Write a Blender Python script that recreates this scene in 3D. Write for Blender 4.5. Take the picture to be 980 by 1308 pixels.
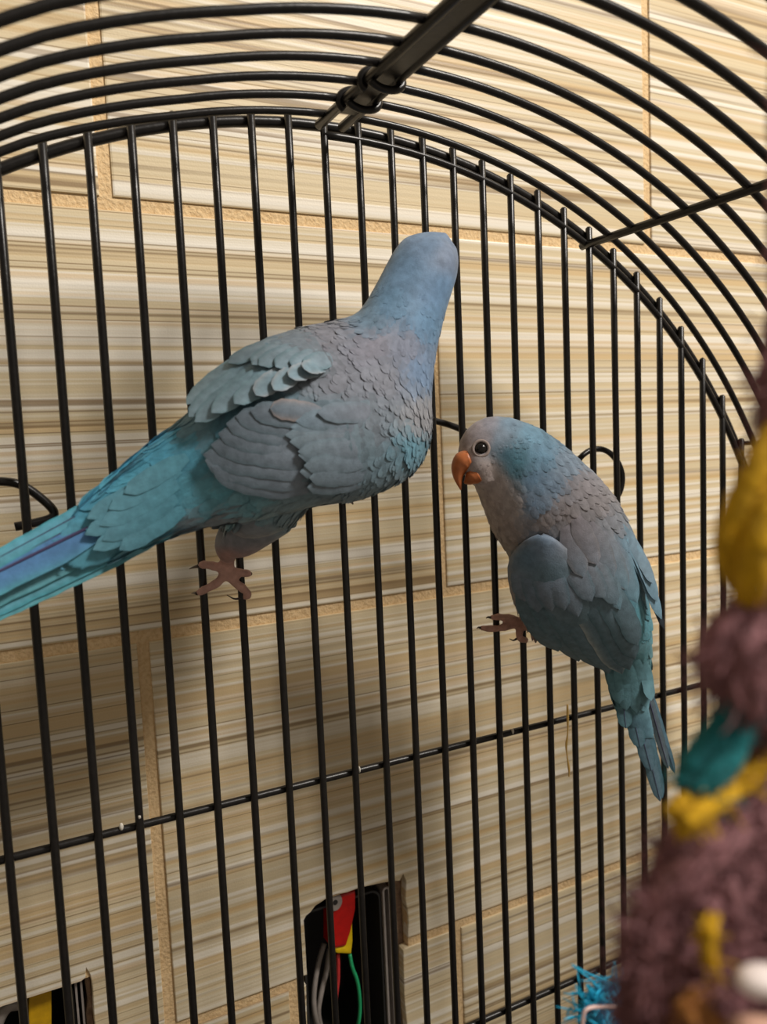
import bpy, bmesh, math, random
import numpy as np
from mathutils import Vector, Matrix
from mathutils.bvhtree import BVHTree

random.seed(7)
rng = np.random.default_rng(11)
for o in list(bpy.data.objects):
    bpy.data.objects.remove(o, do_unlink=True)
scene = bpy.context.scene
COL = scene.collection

# ------------------------------------------------------------------ camera
# world: cage back panel lies in y = 0 (bars every 20 mm along x), z up, metres
F_PX = 1033.65
CAM = np.array([-0.02155, -0.41202, 0.19221])
AX = np.array([[0.8889, -0.4559, -0.0439], [-0.0822, -0.0646, -0.9945], [0.4506, 0.8877, -0.0949]])
AX = np.linalg.qr(AX.T)[0].T * np.array([[-1], [-1], [-1]])
for r_, s_ in zip(range(3), [(0, .8889), (2, -.9945), (1, .8877)]):
    if AX[r_, s_[0]] * s_[1] < 0:
        AX[r_] *= -1
RIGHT, DOWN, FWD = AX
cd = bpy.data.cameras.new('camera')
cd.sensor_fit = 'VERTICAL'
cd.sensor_height = 24.0
cd.lens = F_PX * 24.0 / 1308.0
cd.clip_start = 0.005
cd.dof.use_dof = True
cd.dof.focus_distance = 0.45
cd.dof.aperture_fstop = 6.5
cam = bpy.data.objects.new('camera', cd)
mw = Matrix.Identity(4)
for i in range(3):
    mw[i][0] = RIGHT[i]; mw[i][1] = -DOWN[i]; mw[i][2] = -FWD[i]; mw[i][3] = CAM[i]
cam.matrix_world = mw
COL.objects.link(cam)
scene.camera = cam

# ------------------------------------------------------------------ light
w = bpy.data.worlds.new('room_ambience')
scene.world = w
w.use_nodes = True
w.node_tree.nodes['Background'].inputs[0].default_value = (1.0, 0.86, 0.70, 1)
w.node_tree.nodes['Background'].inputs[1].default_value = 0.30
ld = bpy.data.lights.new('ceiling_lamp_offscreen', 'AREA')
ld.shape = 'DISK'
ld.size = 0.55
ld.energy = 84
ld.color = (1.0, 0.935, 0.86)
lo = bpy.data.objects.new('ceiling_lamp_offscreen', ld)
COL.objects.link(lo)
lo.location = (1.26, -1.546, 2.00)     # ceiling height, behind and right of the camera
lo.rotation_euler = (Vector((0.2, 0.0, 0.12)) - Vector(lo.location)).to_track_quat('-Z', 'Y').to_euler()
scene.view_settings.view_transform = 'Standard'
scene.view_settings.look = 'None'
scene.view_settings.gamma = 1.0
scene.view_settings.use_curve_mapping = False
scene.view_settings.exposure = 0.0


# ------------------------------------------------------------------ pixel helpers
def ray(u, v):
    return FWD + (u - 490.0) / F_PX * RIGHT + (v - 654.0) / F_PX * DOWN


def at(u, v, y):
    d = ray(u, v)
    return CAM + d * ((y - CAM[1]) / d[1])


def atd(u, v, depth):
    return CAM + ray(u, v) * depth


def depth_of(P):
    return float((np.asarray(P) - CAM) @ FWD)


def project(P):
    q = (np.atleast_2d(P) - CAM) @ AX.T
    return np.stack([490 + F_PX * q[:, 0] / q[:, 2], 654 + F_PX * q[:, 1] / q[:, 2]], 1)


def srgb(r, g, b):
    f = lambda c: (c / 255.0 / 12.92) if c <= 10 else ((c / 255.0 + .055) / 1.055) ** 2.4
    return (f(r), f(g), f(b))


def unit(v):
    v = np.asarray(v, float)
    return v / max(np.linalg.norm(v), 1e-12)


# ------------------------------------------------------------------ object helpers
def link(o, parent=None):
    COL.objects.link(o)
    if parent is not None:
        o.parent = parent
        o.matrix_parent_inverse = parent.matrix_world.inverted()
    return o


def empty(name, loc, label=None, cat=None, group=None):
    o = bpy.data.objects.new(name, None)
    o.empty_display_size = .01
    o.location = [float(c) for c in loc]
    COL.objects.link(o)
    o.matrix_world = Matrix.Translation(o.location)
    tag(o, label, cat, group)
    return o


def tag(o, label=None, cat=None, group=None, kind=None):
    if label: o['label'] = label
    if cat: o['category'] = cat
    if group: o['group'] = group
    if kind: o['kind'] = kind
    return o


def mesh_data(name, V, Fc, smooth=True, colors=None, uvs=None, normals=None):
    me = bpy.data.meshes.new(name)
    me.from_pydata([tuple(map(float, v)) for v in V], [], [tuple(map(int, f)) for f in Fc])
    me.update()
    if smooth:
        me.polygons.foreach_set('use_smooth', [True] * len(me.polygons))
    if colors is not None:
        at_ = me.color_attributes.new('Col', 'FLOAT_COLOR', 'POINT')
        c = np.ones((len(V), 4), np.float32)
        c[:, :3] = np.asarray(colors)
        at_.data.foreach_set('color', c.ravel())
    if uvs is not None:
        uvl = me.uv_layers.new(name='UVMap')
        li = np.zeros(len(me.loops), np.int32)
        me.loops.foreach_get('vertex_index', li)
        uvl.data.foreach_set('uv', np.asarray(uvs, np.float32)[li].ravel())
    if normals is not None:
        me.normals_split_custom_set_from_vertices([tuple(map(float, q)) for q in normals])
    return me


def obj(name, V, Fc, mat, parent=None, **kw):
    me = mesh_data(name, V, Fc, **kw)
    me.materials.append(mat)
    return link(bpy.data.objects.new(name, me), parent)


def tube(pts, rad, n=8, cap=True):
    P = np.asarray(pts, float)
    m = len(P)
    rad = np.full(m, rad) if np.isscalar(rad) else np.asarray(rad, float)
    T = np.gradient(P, axis=0)
    T /= np.maximum(np.linalg.norm(T, axis=1, keepdims=True), 1e-12)
    ref = np.array([0, 0, 1.0]) if abs(T[0][2]) < .9 else np.array([1.0, 0, 0])
    a = unit(np.cross(T[0], ref))
    V = []
    for i in range(m):
        a = unit(a - T[i] * (a @ T[i]))
        b = np.cross(T[i], a)
        for k in range(n):
            t = 2 * math.pi * k / n
            V.append(P[i] + rad[i] * (math.cos(t) * a + math.sin(t) * b))
    Fc = []
    for i in range(m - 1):
        for k in range(n):
            Fc.append((i * n + k, i * n + (k + 1) % n, (i + 1) * n + (k + 1) % n, (i + 1) * n + k))
    if cap:
        Fc.append(tuple(range(n - 1, -1, -1)))
        Fc.append(tuple((m - 1) * n + k for k in range(n)))
    return V, Fc


def ellipsoid(c, axes, nu=20, nv=12):
    """axes: three 3-vectors (already scaled)"""
    A = [np.asarray(a, float) for a in axes]
    V = [np.asarray(c) + A[2]]
    for j in range(1, nv):
        ph = math.pi * j / nv
        for k in range(nu):
            t = 2 * math.pi * k / nu
            V.append(np.asarray(c) + math.sin(ph) * (math.cos(t) * A[0] + math.sin(t) * A[1]) + math.cos(ph) * A[2])
    V.append(np.asarray(c) - A[2])
    Fc = [(0, 1 + k, 1 + (k + 1) % nu) for k in range(nu)]
    for j in range(nv - 2):
        for k in range(nu):
            a = 1 + j * nu + k; b = 1 + j * nu + (k + 1) % nu
            Fc.append((a, a + nu, b + nu, b))
    L = len(V) - 1
    Fc += [(L, 1 + (nv - 2) * nu + (k + 1) % nu, 1 + (nv - 2) * nu + k) for k in range(nu)]
    return V, Fc


def spline(pts, n):
    """Catmull-Rom resample of control points (rows may have any width)"""
    P = np.asarray(pts, float)
    P = np.vstack([2 * P[0] - P[1], P, 2 * P[-1] - P[-2]])
    m = len(P) - 3
    out = []
    for s in np.linspace(0, m - 1e-9, n):
        i = int(s); t = s - i
        p0, p1, p2, p3 = P[i:i + 4]
        out.append(.5 * (2 * p1 + (p2 - p0) * t + (2 * p0 - 5 * p1 + 4 * p2 - p3) * t * t + (3 * p1 - p0 - 3 * p2 + p3) * t ** 3))
    return np.array(out)


def merge(parts):
    V, Fc = [], []
    for v, f in parts:
        o = len(V)
        V += list(v)
        Fc += [tuple(i + o for i in q) for q in f]
    return V, Fc


def prism(poly, y0, y1):
    """polygon in x,z extruded along y (front y0 < back y1)"""
    n = len(poly)
    V = [(x, y0, z) for x, z in poly] + [(x, y1, z) for x, z in poly]
    Fc = [tuple(range(n)), tuple(range(2 * n - 1, n - 1, -1))]
    Fc += [(i, i + n, (i + 1) % n + n, (i + 1) % n) for i in range(n)]
    return V, Fc


def bevelled(name, poly, y0, y1, mat, parent=None, bev=.0012, seg=2, only_front=True):
    V, Fc = prism(poly, y0, y1)
    bm = bmesh.new()
    vs = [bm.verts.new(v) for v in V]
    for f in Fc:
        bm.faces.new([vs[i] for i in f])
    bmesh.ops.recalc_face_normals(bm, faces=bm.faces)
    eg = [e for e in bm.edges if (not only_front) or all(abs(v.co.y - y0) < 1e-6 for v in e.verts)]
    if bev:
        bmesh.ops.bevel(bm, geom=eg, offset=bev, segments=seg, affect='EDGES', profile=.6)
    me = bpy.data.meshes.new(name)
    bm.to_mesh(me); bm.free()
    me.materials.append(mat)
    return link(bpy.data.objects.new(name, me), parent)


# ------------------------------------------------------------------ materials
def new_mat(name):
    m = bpy.data.materials.new(name)
    m.use_nodes = True
    nt = m.node_tree
    return m, nt, nt.nodes['Principled BSDF']


def node(nt, t, **kw):
    n = nt.nodes.new(t)
    for k, v in kw.items():
        setattr(n, k, v)
    return n


def ramp(nt, fac, stops, interp='LINEAR'):
    r = node(nt, 'ShaderNodeValToRGB')
    r.color_ramp.interpolation = interp
    el = r.color_ramp.elements
    while len(el) < len(stops):
        el.new(.5)
    for e, (p, c) in zip(el, stops):
        e.position = p
        e.color = (*c, 1) if len(c) == 3 else c
    nt.links.new(fac, r.inputs[0])
    return r.outputs[0]


def plain(name, rgb, rough=.5, metal=0., spec=.5, noise=.12, scale=200., bump=0.):
    m, nt, b = new_mat(name)
    tc = node(nt, 'ShaderNodeTexCoord')
    nz = node(nt, 'ShaderNodeTexNoise')
    nz.inputs['Scale'].default_value = scale
    nz.inputs['Detail'].default_value = 4
    nt.links.new(tc.outputs['Object'], nz.inputs['Vector'])
    c0 = tuple(max(0, c * (1 - noise)) for c in rgb); c1 = tuple(min(1, c * (1 + noise)) for c in rgb)
    nt.links.new(ramp(nt, nz.outputs[0], [(.3, c0), (.7, c1)]), b.inputs['Base Color'])
    b.inputs['Roughness'].default_value = rough
    b.inputs['Metallic'].default_value = metal
    b.inputs['Specular IOR Level'].default_value = spec
    if bump:
        bp = node(nt, 'ShaderNodeBump')
        bp.inputs['Strength'].default_value = 1
        bp.inputs['Distance'].default_value = bump
        nt.links.new(nz.outputs[0], bp.inputs['Height'])
        nt.links.new(bp.outputs[0], b.inputs['Normal'])
    return m


def tile_material():
    m, nt, b = new_mat('striped_ceramic')
    L = nt.links
    geo = node(nt, 'ShaderNodeNewGeometry')
    oi = node(nt, 'ShaderNodeObjectInfo')
    sep = node(nt, 'ShaderNodeSeparateXYZ')
    L.new(geo.outputs['Position'], sep.inputs[0])
    off = node(nt, 'ShaderNodeMath', operation='MULTIPLY'); off.inputs[1].default_value = 37.0
    L.new(oi.outputs['Random'], off.inputs[0])

    def streak(xs, zs, seed, detail=2.0, rough=.5):
        mx = node(nt, 'ShaderNodeMath', operation='MULTIPLY'); mx.inputs[1].default_value = xs
        L.new(sep.outputs['X'], mx.inputs[0])
        mz = node(nt, 'ShaderNodeMath', operation='MULTIPLY'); mz.inputs[1].default_value = zs
        L.new(sep.outputs['Z'], mz.inputs[0])
        ad = node(nt, 'ShaderNodeMath', operation='ADD'); ad.inputs[1].default_value = seed
        L.new(off.outputs[0], ad.inputs[0])
        cb = node(nt, 'ShaderNodeCombineXYZ')
        L.new(mx.outputs[0], cb.inputs[0]); L.new(ad.outputs[0], cb.inputs[1]); L.new(mz.outputs[0], cb.inputs[2])
        nz = node(nt, 'ShaderNodeTexNoise')
        nz.inputs['Scale'].default_value = 1.0
        nz.inputs['Detail'].default_value = detail
        nz.inputs['Roughness'].default_value = rough
        L.new(cb.outputs[0], nz.inputs['Vector'])
        return nz.outputs[0]
    base = streak(.35, 170, 3.1)
    c_base = ramp(nt, base, [(.30, srgb(204, 180, 138)), (.42, srgb(220, 203, 168)), (.50, srgb(214, 198, 164)),
                             (.57, srgb(234, 225, 206)), (.68, srgb(238, 231, 216))])
    tint = streak(.5, 130, 19.7)
    c_t = ramp(nt, tint, [(.52, (0, 0, 0)), (.6, (1, 1, 1))])
    mixt = node(nt, 'ShaderNodeMix', data_type='RGBA')
    ft = node(nt, 'ShaderNodeMath', operation='MULTIPLY'); ft.inputs[1].default_value = .55
    L.new(c_t, ft.inputs[0]); L.new(ft.outputs[0], mixt.inputs[0])
    L.new(c_base, mixt.inputs[6]); mixt.inputs[7].default_value = (*srgb(212, 180, 128), 1)
    dark = streak(.45, 125, 41.3, 1.0)
    c_d = ramp(nt, dark, [(.465, (0, 0, 0)), (.495, (1, 1, 1)), (.505, (1, 1, 1)), (.535, (0, 0, 0))])
    gate = ramp(nt, streak(2.0, 90, 63.0, 1.0), [(.38, (.12, .12, .12)), (.56, (.8, .8, .8))])
    fd = node(nt, 'ShaderNodeMath', operation='MULTIPLY')
    L.new(c_d, fd.inputs[0]); L.new(gate, fd.inputs[1])
    mixd = node(nt, 'ShaderNodeMix', data_type='RGBA')
    L.new(fd.outputs[0], mixd.inputs[0]); L.new(mixt.outputs[2], mixd.inputs[6])
    mixd.inputs[7].default_value = (*srgb(140, 116, 84), 1)
    L.new(mixd.outputs[2], b.inputs['Base Color'])
    b.inputs['Roughness'].default_value = .42
    b.inputs['Specular IOR Level'].default_value = .35
    fine = node(nt, 'ShaderNodeTexNoise'); fine.inputs['Scale'].default_value = 900
    L.new(geo.outputs['Position'], fine.inputs['Vector'])
    hs = node(nt, 'ShaderNodeMath', operation='MULTIPLY_ADD')
    L.new(fine.outputs[0], hs.inputs[0]); hs.inputs[1].default_value = .12; L.new(base, hs.inputs[2])
    bp = node(nt, 'ShaderNodeBump'); bp.inputs['Distance'].default_value = .0012; bp.inputs['Strength'].default_value = .55
    L.new(hs.outputs[0], bp.inputs['Height']); L.new(bp.outputs[0], b.inputs['Normal'])
    return m


def grout_material():
    m, nt, b = new_mat('sandy_grout')
    L = nt.links
    geo = node(nt, 'ShaderNodeNewGeometry')
    nz = node(nt, 'ShaderNodeTexNoise'); nz.inputs['Scale'].default_value = 420; nz.inputs['Detail'].default_value = 5
    L.new(geo.outputs['Position'], nz.inputs['Vector'])
    L.new(ramp(nt, nz.outputs[0], [(.3, srgb(212, 178, 130)), (.6, srgb(228, 198, 152))]), b.inputs['Base Color'])
    b.inputs['Roughness'].default_value = .95
    bp = node(nt, 'ShaderNodeBump'); bp.inputs['Distance'].default_value = .0014; bp.inputs['Strength'].default_value = .8
    L.new(nz.outputs[0], bp.inputs['Height']); L.new(bp.outputs[0], b.inputs['Normal'])
    return m


def feather_material(name, barbs=True):
    m, nt, b = new_mat(name)
    L = nt.links
    at_ = node(nt, 'ShaderNodeVertexColor'); at_.layer_name = 'Col'
    geo = node(nt, 'ShaderNodeNewGeometry')
    nz = node(nt, 'ShaderNodeTexNoise'); nz.inputs['Scale'].default_value = 260; nz.inputs['Detail'].default_value = 4
    L.new(geo.outputs['Position'], nz.inputs['Vector'])
    hsv = node(nt, 'ShaderNodeHueSaturation')
    mr = node(nt, 'ShaderNodeMapRange'); mr.inputs[1].default_value = .3; mr.inputs[2].default_value = .7
    mr.inputs[3].default_value = .82; mr.inputs[4].default_value = 1.16
    L.new(nz.outputs[0], mr.inputs[0]); L.new(mr.outputs[0], hsv.inputs['Value'])
    L.new(at_.outputs[0], hsv.inputs['Color'])
    L.new(hsv.outputs[0], b.inputs['Base Color'])
    b.inputs['Roughness'].default_value = .62
    b.inputs['Specular IOR Level'].default_value = .3
    b.inputs['Sheen Weight'].default_value = .12
    b.inputs['Sheen Roughness'].default_value = .4
    dn = node(nt, 'ShaderNodeTexNoise'); dn.inputs['Scale'].default_value = 1100; dn.inputs['Detail'].default_value = 3
    L.new(geo.outputs['Position'], dn.inputs['Vector'])
    db = node(nt, 'ShaderNodeBump'); db.inputs['Distance'].default_value = .0003; db.inputs['Strength'].default_value = .45
    L.new(dn.outputs[0], db.inputs['Height']); L.new(db.outputs[0], b.inputs['Normal'])
    if barbs:
        uv = node(nt, 'ShaderNodeUVMap'); uv.uv_map = 'UVMap'
        sp = node(nt, 'ShaderNodeSeparateXYZ'); L.new(uv.outputs[0], sp.inputs[0])
        ab = node(nt, 'ShaderNodeMath', operation='ABSOLUTE')
        L.new(sp.outputs[0], ab.inputs[0])
        ma = node(nt, 'ShaderNodeMath', operation='MULTIPLY_ADD'); ma.inputs[1].default_value = -.22
        L.new(ab.outputs[0], ma.inputs[0]); L.new(sp.outputs[1], ma.inputs[2])
        mu = node(nt, 'ShaderNodeMath', operation='MULTIPLY'); mu.inputs[1].default_value = 420
        L.new(ma.outputs[0], mu.inputs[0])
        sn = node(nt, 'ShaderNodeMath', operation='SINE'); L.new(mu.outputs[0], sn.inputs[0])
        bp = node(nt, 'ShaderNodeBump'); bp.inputs['Distance'].default_value = .0001; bp.inputs['Strength'].default_value = .25
        L.new(sn.outputs[0], bp.inputs['Height']); L.new(db.outputs[0], bp.inputs['Normal']); L.new(bp.outputs[0], b.inputs['Normal'])
    return m


M_TILE = tile_material()
M_GROUT = grout_material()
M_WIRE = plain('black_powder_coat', (.008, .007, .0065), rough=.33, spec=.35, noise=.3, scale=300, bump=.0001)
M_FEATHER = feather_material('feather_vane')
M_PLUME = feather_material('contour_plumage')
M_SKIN = plain('toe_skin', srgb(150, 112, 100), rough=.7, noise=.2, scale=900, bump=.0006)
M_BEAK = plain('beak_horn', srgb(180, 104, 58), rough=.45, noise=.25, scale=160, bump=.0002)
M_CLAW = plain('claw_horn', srgb(52, 40, 34), rough=.35)
M_EYE = plain('dark_eye', (.008, .006, .005), rough=.22, spec=.4)
M_PLASTER = plain('broken_plaster', srgb(150, 124, 102), rough=.95, noise=.3, scale=260, bump=.002)
M_BOX = plain('black_box_plastic', (.022, .021, .020), rough=.45)
M_GREY = plain('grey_plastic', srgb(150, 142, 136), rough=.5)
M_RED = plain('red_plastic', srgb(190, 22, 16), rough=.35)
M_YEL = plain('yellow_plastic', srgb(232, 196, 20), rough=.4)
M_REDW = plain('red_wire_sheath', srgb(214, 62, 62), rough=.4)
M_GRN = plain('green_wire_sheath', srgb(40, 170, 110), rough=.35)
M_WHITE = plain('white_plastic', srgb(240, 228, 224), rough=.4)
M_STRAW = plain('straw_fibre', srgb(222, 180, 96), rough=.6)
M_DROP = plain('dried_dropping', srgb(205, 200, 188), rough=.9)
M_TRAY = plain('black_tray_plastic', (.02, .02, .022), rough=.5)
M_FLOOR = plain('grey_floor_screed', srgb(120, 112, 104), rough=.8, scale=12)

# ------------------------------------------------------------------ setting: tiled wall, floor
def pz(u, v, y):
    q = at(u, v, y)
    return (q[0], q[2])


WY = 0.08           # tile face
GY = 0.0814         # joint face
FLOOR_Z = -0.46
H1, H2, H3 = .3305, .0785, -.1745
PIT = .2525
J = .0037           # half joint
hole_a = dict(x0=.1515, x1=.2335, z0=-.262, z1=-.1225)
hole_b = dict(x0=-.064, x1=.0185, z0=-.225, z1=-.1235)
X0, X1, Z0, Z1 = -.78, 1.32, FLOOR_Z, 1.0935


def rects_around(x0, x1, z0, z1, holes):
    xs = sorted({x0, x1, *[h['x0'] for h in holes], *[h['x1'] for h in holes]})
    zs = sorted({z0, z1, *[h['z0'] for h in holes], *[h['z1'] for h in holes]})
    for a, b in zip(xs, xs[1:]):
        for c, d in zip(zs, zs[1:]):
            mx, mz = (a + b) / 2, (c + d) / 2
            if any(h['x0'] < mx < h['x1'] and h['z0'] < mz < h['z1'] for h in holes):
                continue
            yield a, b, c, d


parts = []
for a, b, c, d in rects_around(X0, X1, Z0, Z1, [hole_a, hole_b]):
    parts.append(prism([(a, c), (b, c), (b, d), (a, d)], GY, .17))
parts.append(prism([(X0, Z0), (X1, Z0), (X1, Z1), (X0, Z1)], .17, .20))
wall = obj('wall_back', *merge(parts), M_GROUT, smooth=False)
tag(wall, 'beige striped ceramic tile wall with sandy joints behind the cage', None, kind='structure')


def seq(x, step):
    out = [x]
    while out[0] > X0: out.insert(0, out[0] - step)
    while out[-1] < X1: out.append(out[-1] + step)
    return out


rows = []
zt = H1 + 3 * PIT
k = 0
while zt > FLOOR_Z + .02:
    zb = zt - PIT
    rows.append((zb, zt))
    zt = zb
joints = {0: seq(.0605, .416), 1: seq(.2735, .416), 2: seq(.0625, .424), 3: seq(.2745, .42)}


def rowkind(zb):
    n = round((H1 - zb) / PIT)       # 0 = row above H1, 1 = below H1 ...
    return n


for zb, zt in rows:
    n = rowkind(zb)
    js = joints[n] if n in joints else joints[n % 2]
    js = list(js)
    if n == 3: js = sorted(js + [.1445])
    zb_ = max(zb + J, FLOOR_Z + .002)
    for a, b in zip(js, js[1:]):
        a_, b_ = max(a + J, X0), min(b - J, X1)
        if b_ - a_ < .01: continue
        dy = random.uniform(-.0003, .0003)
        z1_ = zt - J
        poly = [(a_, zb_), (b_, zb_), (b_, z1_), (a_, z1_)]
        if n == 2 and a < .1 and b > .3:        # broken out around the wiring hole
            brk = [pz(u, v, WY) for u, v in ((389, 1188), (388, 1176), (391, 1170), (397, 1165), (403, 1157), (411, 1152), (419, 1146), (431, 1142), (444, 1140), (456, 1135), (478, 1130), (499, 1126),
                                             (511, 1125), (515, 1117), (519, 1126), (518, 1150), (521, 1166), (522, 1180), (521, 1190))]
            poly = [(a_, zb_), (brk[0][0], zb_)] + brk + [(brk[-1][0], zb_), (b_, zb_), (b_, z1_), (a_, z1_)]
        if n == 2 and abs(b - .0625) < .001:         # cut out for the second box
            poly = [(a_, zb_), (-.064, zb_), (-.064, -.140), (-.052, -.1265), (-.03, -.1235), (.0125, -.1238), (.0150, -.1225), (.0158, -.1165), (.0178, -.1215), (.0185, -.130), (.0180, -.150), (.0188, zb_),
                    (b_, zb_), (b_, z1_), (a_, z1_)]
        if n == 3 and a > .1 and b < .3:
            # two pieces left either side of the hole
            bevelled('tile', [(a_, -.27), (.1535, -.262), (.1525, -.21), (.1535, z1_), (a_, z1_)], WY, WY + .007, M_TILE, wall, .0008)
            poly = [(.2285, -.262), (.2292, -.24), (.2278, -.215), (.2286, z1_ - .001), (.2300, z1_), (b_, z1_), (b_, zb_), (a_, zb_), (a_, -.2722), (.1535, -.2665)]
            poly = poly[::-1]
        if n == 3 and b < .1 and a < -.01:
            poly = [(a_, zb_), (b_, zb_), (b_, z1_), (.0188, z1_), (.0188, -.225), (-.064, -.225), (-.064, z1_), (a_, z1_)]
        if n == 3 and a < -.1 and abs(b - .1445) < .001:
            poly = [(a_, zb_), (b_, zb_), (b_, z1_), (.0188, z1_), (.0184, -.225), (-.064, -.225), (-.064, z1_), (a_, z1_)]
        bevelled('tile', poly, WY + dy, WY + dy + .007, M_TILE, wall, .0012 if len(poly) < 6 else .0004, 2 if len(poly) < 6 else 1)

fl = obj('floor', [(X0, -1.4, FLOOR_Z), (X1, -1.4, FLOOR_Z), (X1, .2, FLOOR_Z), (X0, .2, FLOOR_Z), (X0, -1.4, FLOOR_Z - .05), (X1, -1.4, FLOOR_Z - .05), (X1, .2, FLOOR_Z - .05), (X0, .2, FLOOR_Z - .05)],
         [(0, 1, 2, 3), (7, 6, 5, 4), (0, 4, 5, 1), (1, 5, 6, 2), (2, 6, 7, 3), (3, 7, 4, 0)], M_FLOOR, smooth=False)
tag(fl, 'grey floor below the cage', None, kind='structure')

# ------------------------------------------------------------------ wiring holes
# main box: black cup with a grey rim
def cup(name, x0, x1, z0, z1, y0, y1, th, mat, parent, rnd=.008):
    def rr(a0, a1, b0, b1, r):
        out = []
        for cx, cz, s in ((a1 - r, b1 - r, 0), (a0 + r, b1 - r, 90), (a0 + r, b0 + r, 180), (a1 - r, b0 + r, 270)):
            for k in range(6):
                t = math.radians(s + 18 * k)
                out.append((cx + r * math.cos(t), cz + r * math.sin(t)))
        return out
    O = rr(x0, x1, z0, z1, rnd); I = rr(x0 + th, x1 - th, z0 + th, z1 - th, max(rnd - th, .001))
    n = len(O)
    V = [(x, y0, z) for x, z in O] + [(x, y0, z) for x, z in I] + [(x, y1 - th, z) for x, z in I] + [(x, y1, z) for x, z in O]
    Fc = []
    for k in range(n):
        q = (k + 1) % n
        Fc += [(k, q, n + q, n + k), (n + k, n + q, 2 * n + q, 2 * n + k), (q, k, 3 * n + k, 3 * n + q)]
    Fc += [tuple(range(2 * n, 3 * n)), tuple(range(4 * n - 1, 3 * n - 1, -1))]
    return obj(name, V, Fc, mat, parent, smooth=False)


boxe = empty('electrical_box', (.185, .1, -.258), 'black electrical back box sunk in the broken tile hole, with a grey rim', 'electrical box')
cup('box_body', .156, .2165, -.258, -.132, .0885, .165, .0015, M_BOX, boxe)
cup('rim', .2172, .2235, -.258, -.1315, .0865, .12, .0015, M_GREY, boxe, .003)
# screw ear
ex, ez = pz(428, 1152, .0838)
V, Fc = prism([(ex + .0052 * math.cos(t), ez + .0062 * math.sin(t)) for t in np.linspace(0, 2 * math.pi, 20)[:-1]], .0832, .0842)
ear = obj('screw_ear', V, Fc, M_GREY, boxe, smooth=False)
V, Fc = prism([(ex + .0018 * math.cos(t), ez + .0018 * math.sin(t)) for t in np.linspace(0, 2 * math.pi, 14)[:-1]], .0828, .0836)
obj('screw', V, Fc, M_BOX, ear, smooth=False)
# plaster bed showing beside the box
bevelled('plaster', [(.2240, -.258), (.2334, -.258), (.2334, -.130), (.2262, -.1285), (.2244, -.14)], .0885, .12, M_PLASTER, boxe, .001)

# red/yellow connector
redp = [pz(u, v, .084) for u, v in ((429, 1152), (437, 1143), (455, 1138), (455, 1162), (449, 1190), (443, 1209), (430, 1212), (423, 1210), (423, 1172))]
conn = empty('wire_connector', (redp[6][0], .088, redp[6][1]), 'red plastic wire connector with a yellow end hanging in the wall hole', 'connector')
bevelled('housing', redp[::-1], .0845, .0975, M_RED, conn, .002, only_front=True)
yelp = [pz(u, v, .085) for u, v in ((451, 1168), (452, 1203), (450, 1220), (431, 1219), (426, 1212), (441, 1210), (447, 1192))]
bevelled('collar', yelp[::-1], .0862, .0992, M_YEL, conn, .0015)


def wire(name, px, y, r, mat, label, cat, group=None):
    P = spline([at(u, v, yy) for (u, v), yy in zip(px, y)], 24)
    V, Fc = tube(P, r, 8)
    return tag(obj(name, V, Fc, mat), label, cat, group)


wire('electrical_wire', [(432, 1219), (432, 1250), (429, 1280), (428, 1320), (430, 1345)], [.092, .094, .096, .1, .11], .0014, M_REDW, 'thin red electrical wire running down from the red and yellow connector', 'wire')
wire('electrical_wire', [(447, 1219), (450, 1235), (457, 1255), (460, 1285), (457, 1312), (448, 1345)], [.092, .091, .091, .092, .095, .11], .0014, M_GRN, 'thin green electrical wire running down from the yellow connector end', 'wire')
wire('grey_cable', [(414, 1205), (406, 1235), (401, 1270), (403, 1300), (412, 1330)], [.11, .104, .1, .1, .11], .0020, M_GREY, 'grey cable loop inside the black electrical box, between the box side and another cable', 'cable', 'grey cables in the wall hole')
wire('grey_cable', [(421, 1212), (417, 1240), (410, 1270), (407, 1298), (416, 1330)], [.112, .107, .103, .103, .112], .0020, M_GREY, 'grey cable loop inside the black electrical box, next to the red wire', 'cable', 'grey cables in the wall hole')

boxb = empty('electrical_box', (-.02, .1, -.222), 'grey electrical back box sunk in the lower tile cut-out, holding a yellow block', 'electrical box')
cup('box_body', -.058, .0085, -.222, -.127, .0885, .165, .0015, M_BOX, boxb)
cup('rim', .0092, .0135, -.222, -.1265, .0865, .12, .0012, M_GREY, boxb, .002)
bevelled('plaster', [(.014, -.222), (.0182, -.222), (.0182, -.126), (.0150, -.128), (.0158, -.142), (.0142, -.150)], .0875, .12, M_PLASTER, boxb, .0006)
yb = [pz(u, v, .092) for u, v in ((37, 1268), (66, 1260), (66, 1345), (36, 1345))]
tg = bevelled('terminal_block', yb[::-1], .092, .108, plain('ochre_plastic', srgb(206, 160, 16), rough=.5), None, .001)
tag(tg, 'yellow terminal block inside the lower electrical box', 'terminal block')
gb = spline([at(u, v, .094) for u, v in ((-12, 1330), (-2, 1300), (10, 1284), (28, 1280))], 16)
V, Fc = tube(gb, .0042, 10)
tag(obj('grey_conduit', V, Fc, M_GREY), 'curved grey conduit end beside the yellow terminal block', 'conduit')

# ------------------------------------------------------------------ cage
CX, CZ, RF = .165, -.0034, .361
CAGE_BOT = -.385
Y_FRONT = -.385
cage = empty('bird_cage', (CX, Y_FRONT / 2, FLOOR_Z), 'black wire bird cage with an arched barred roof around two parrots', 'cage')


def arc(r, t0, t1, y, n=72):
    out = []
    for t in np.radians(np.linspace(t0, t1, n)):
        rad = r(math.degrees(t)) if callable(r) else r
        out.append((CX + rad * math.cos(t), y, CZ + rad * math.sin(t)))
    return out


def rlid(deg):
    return float(np.interp(deg, [0, 35, 60, 90, 105, 115, 180], [.3505, .3515, .3555, .3575, .3575, .361, .361]))


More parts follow.
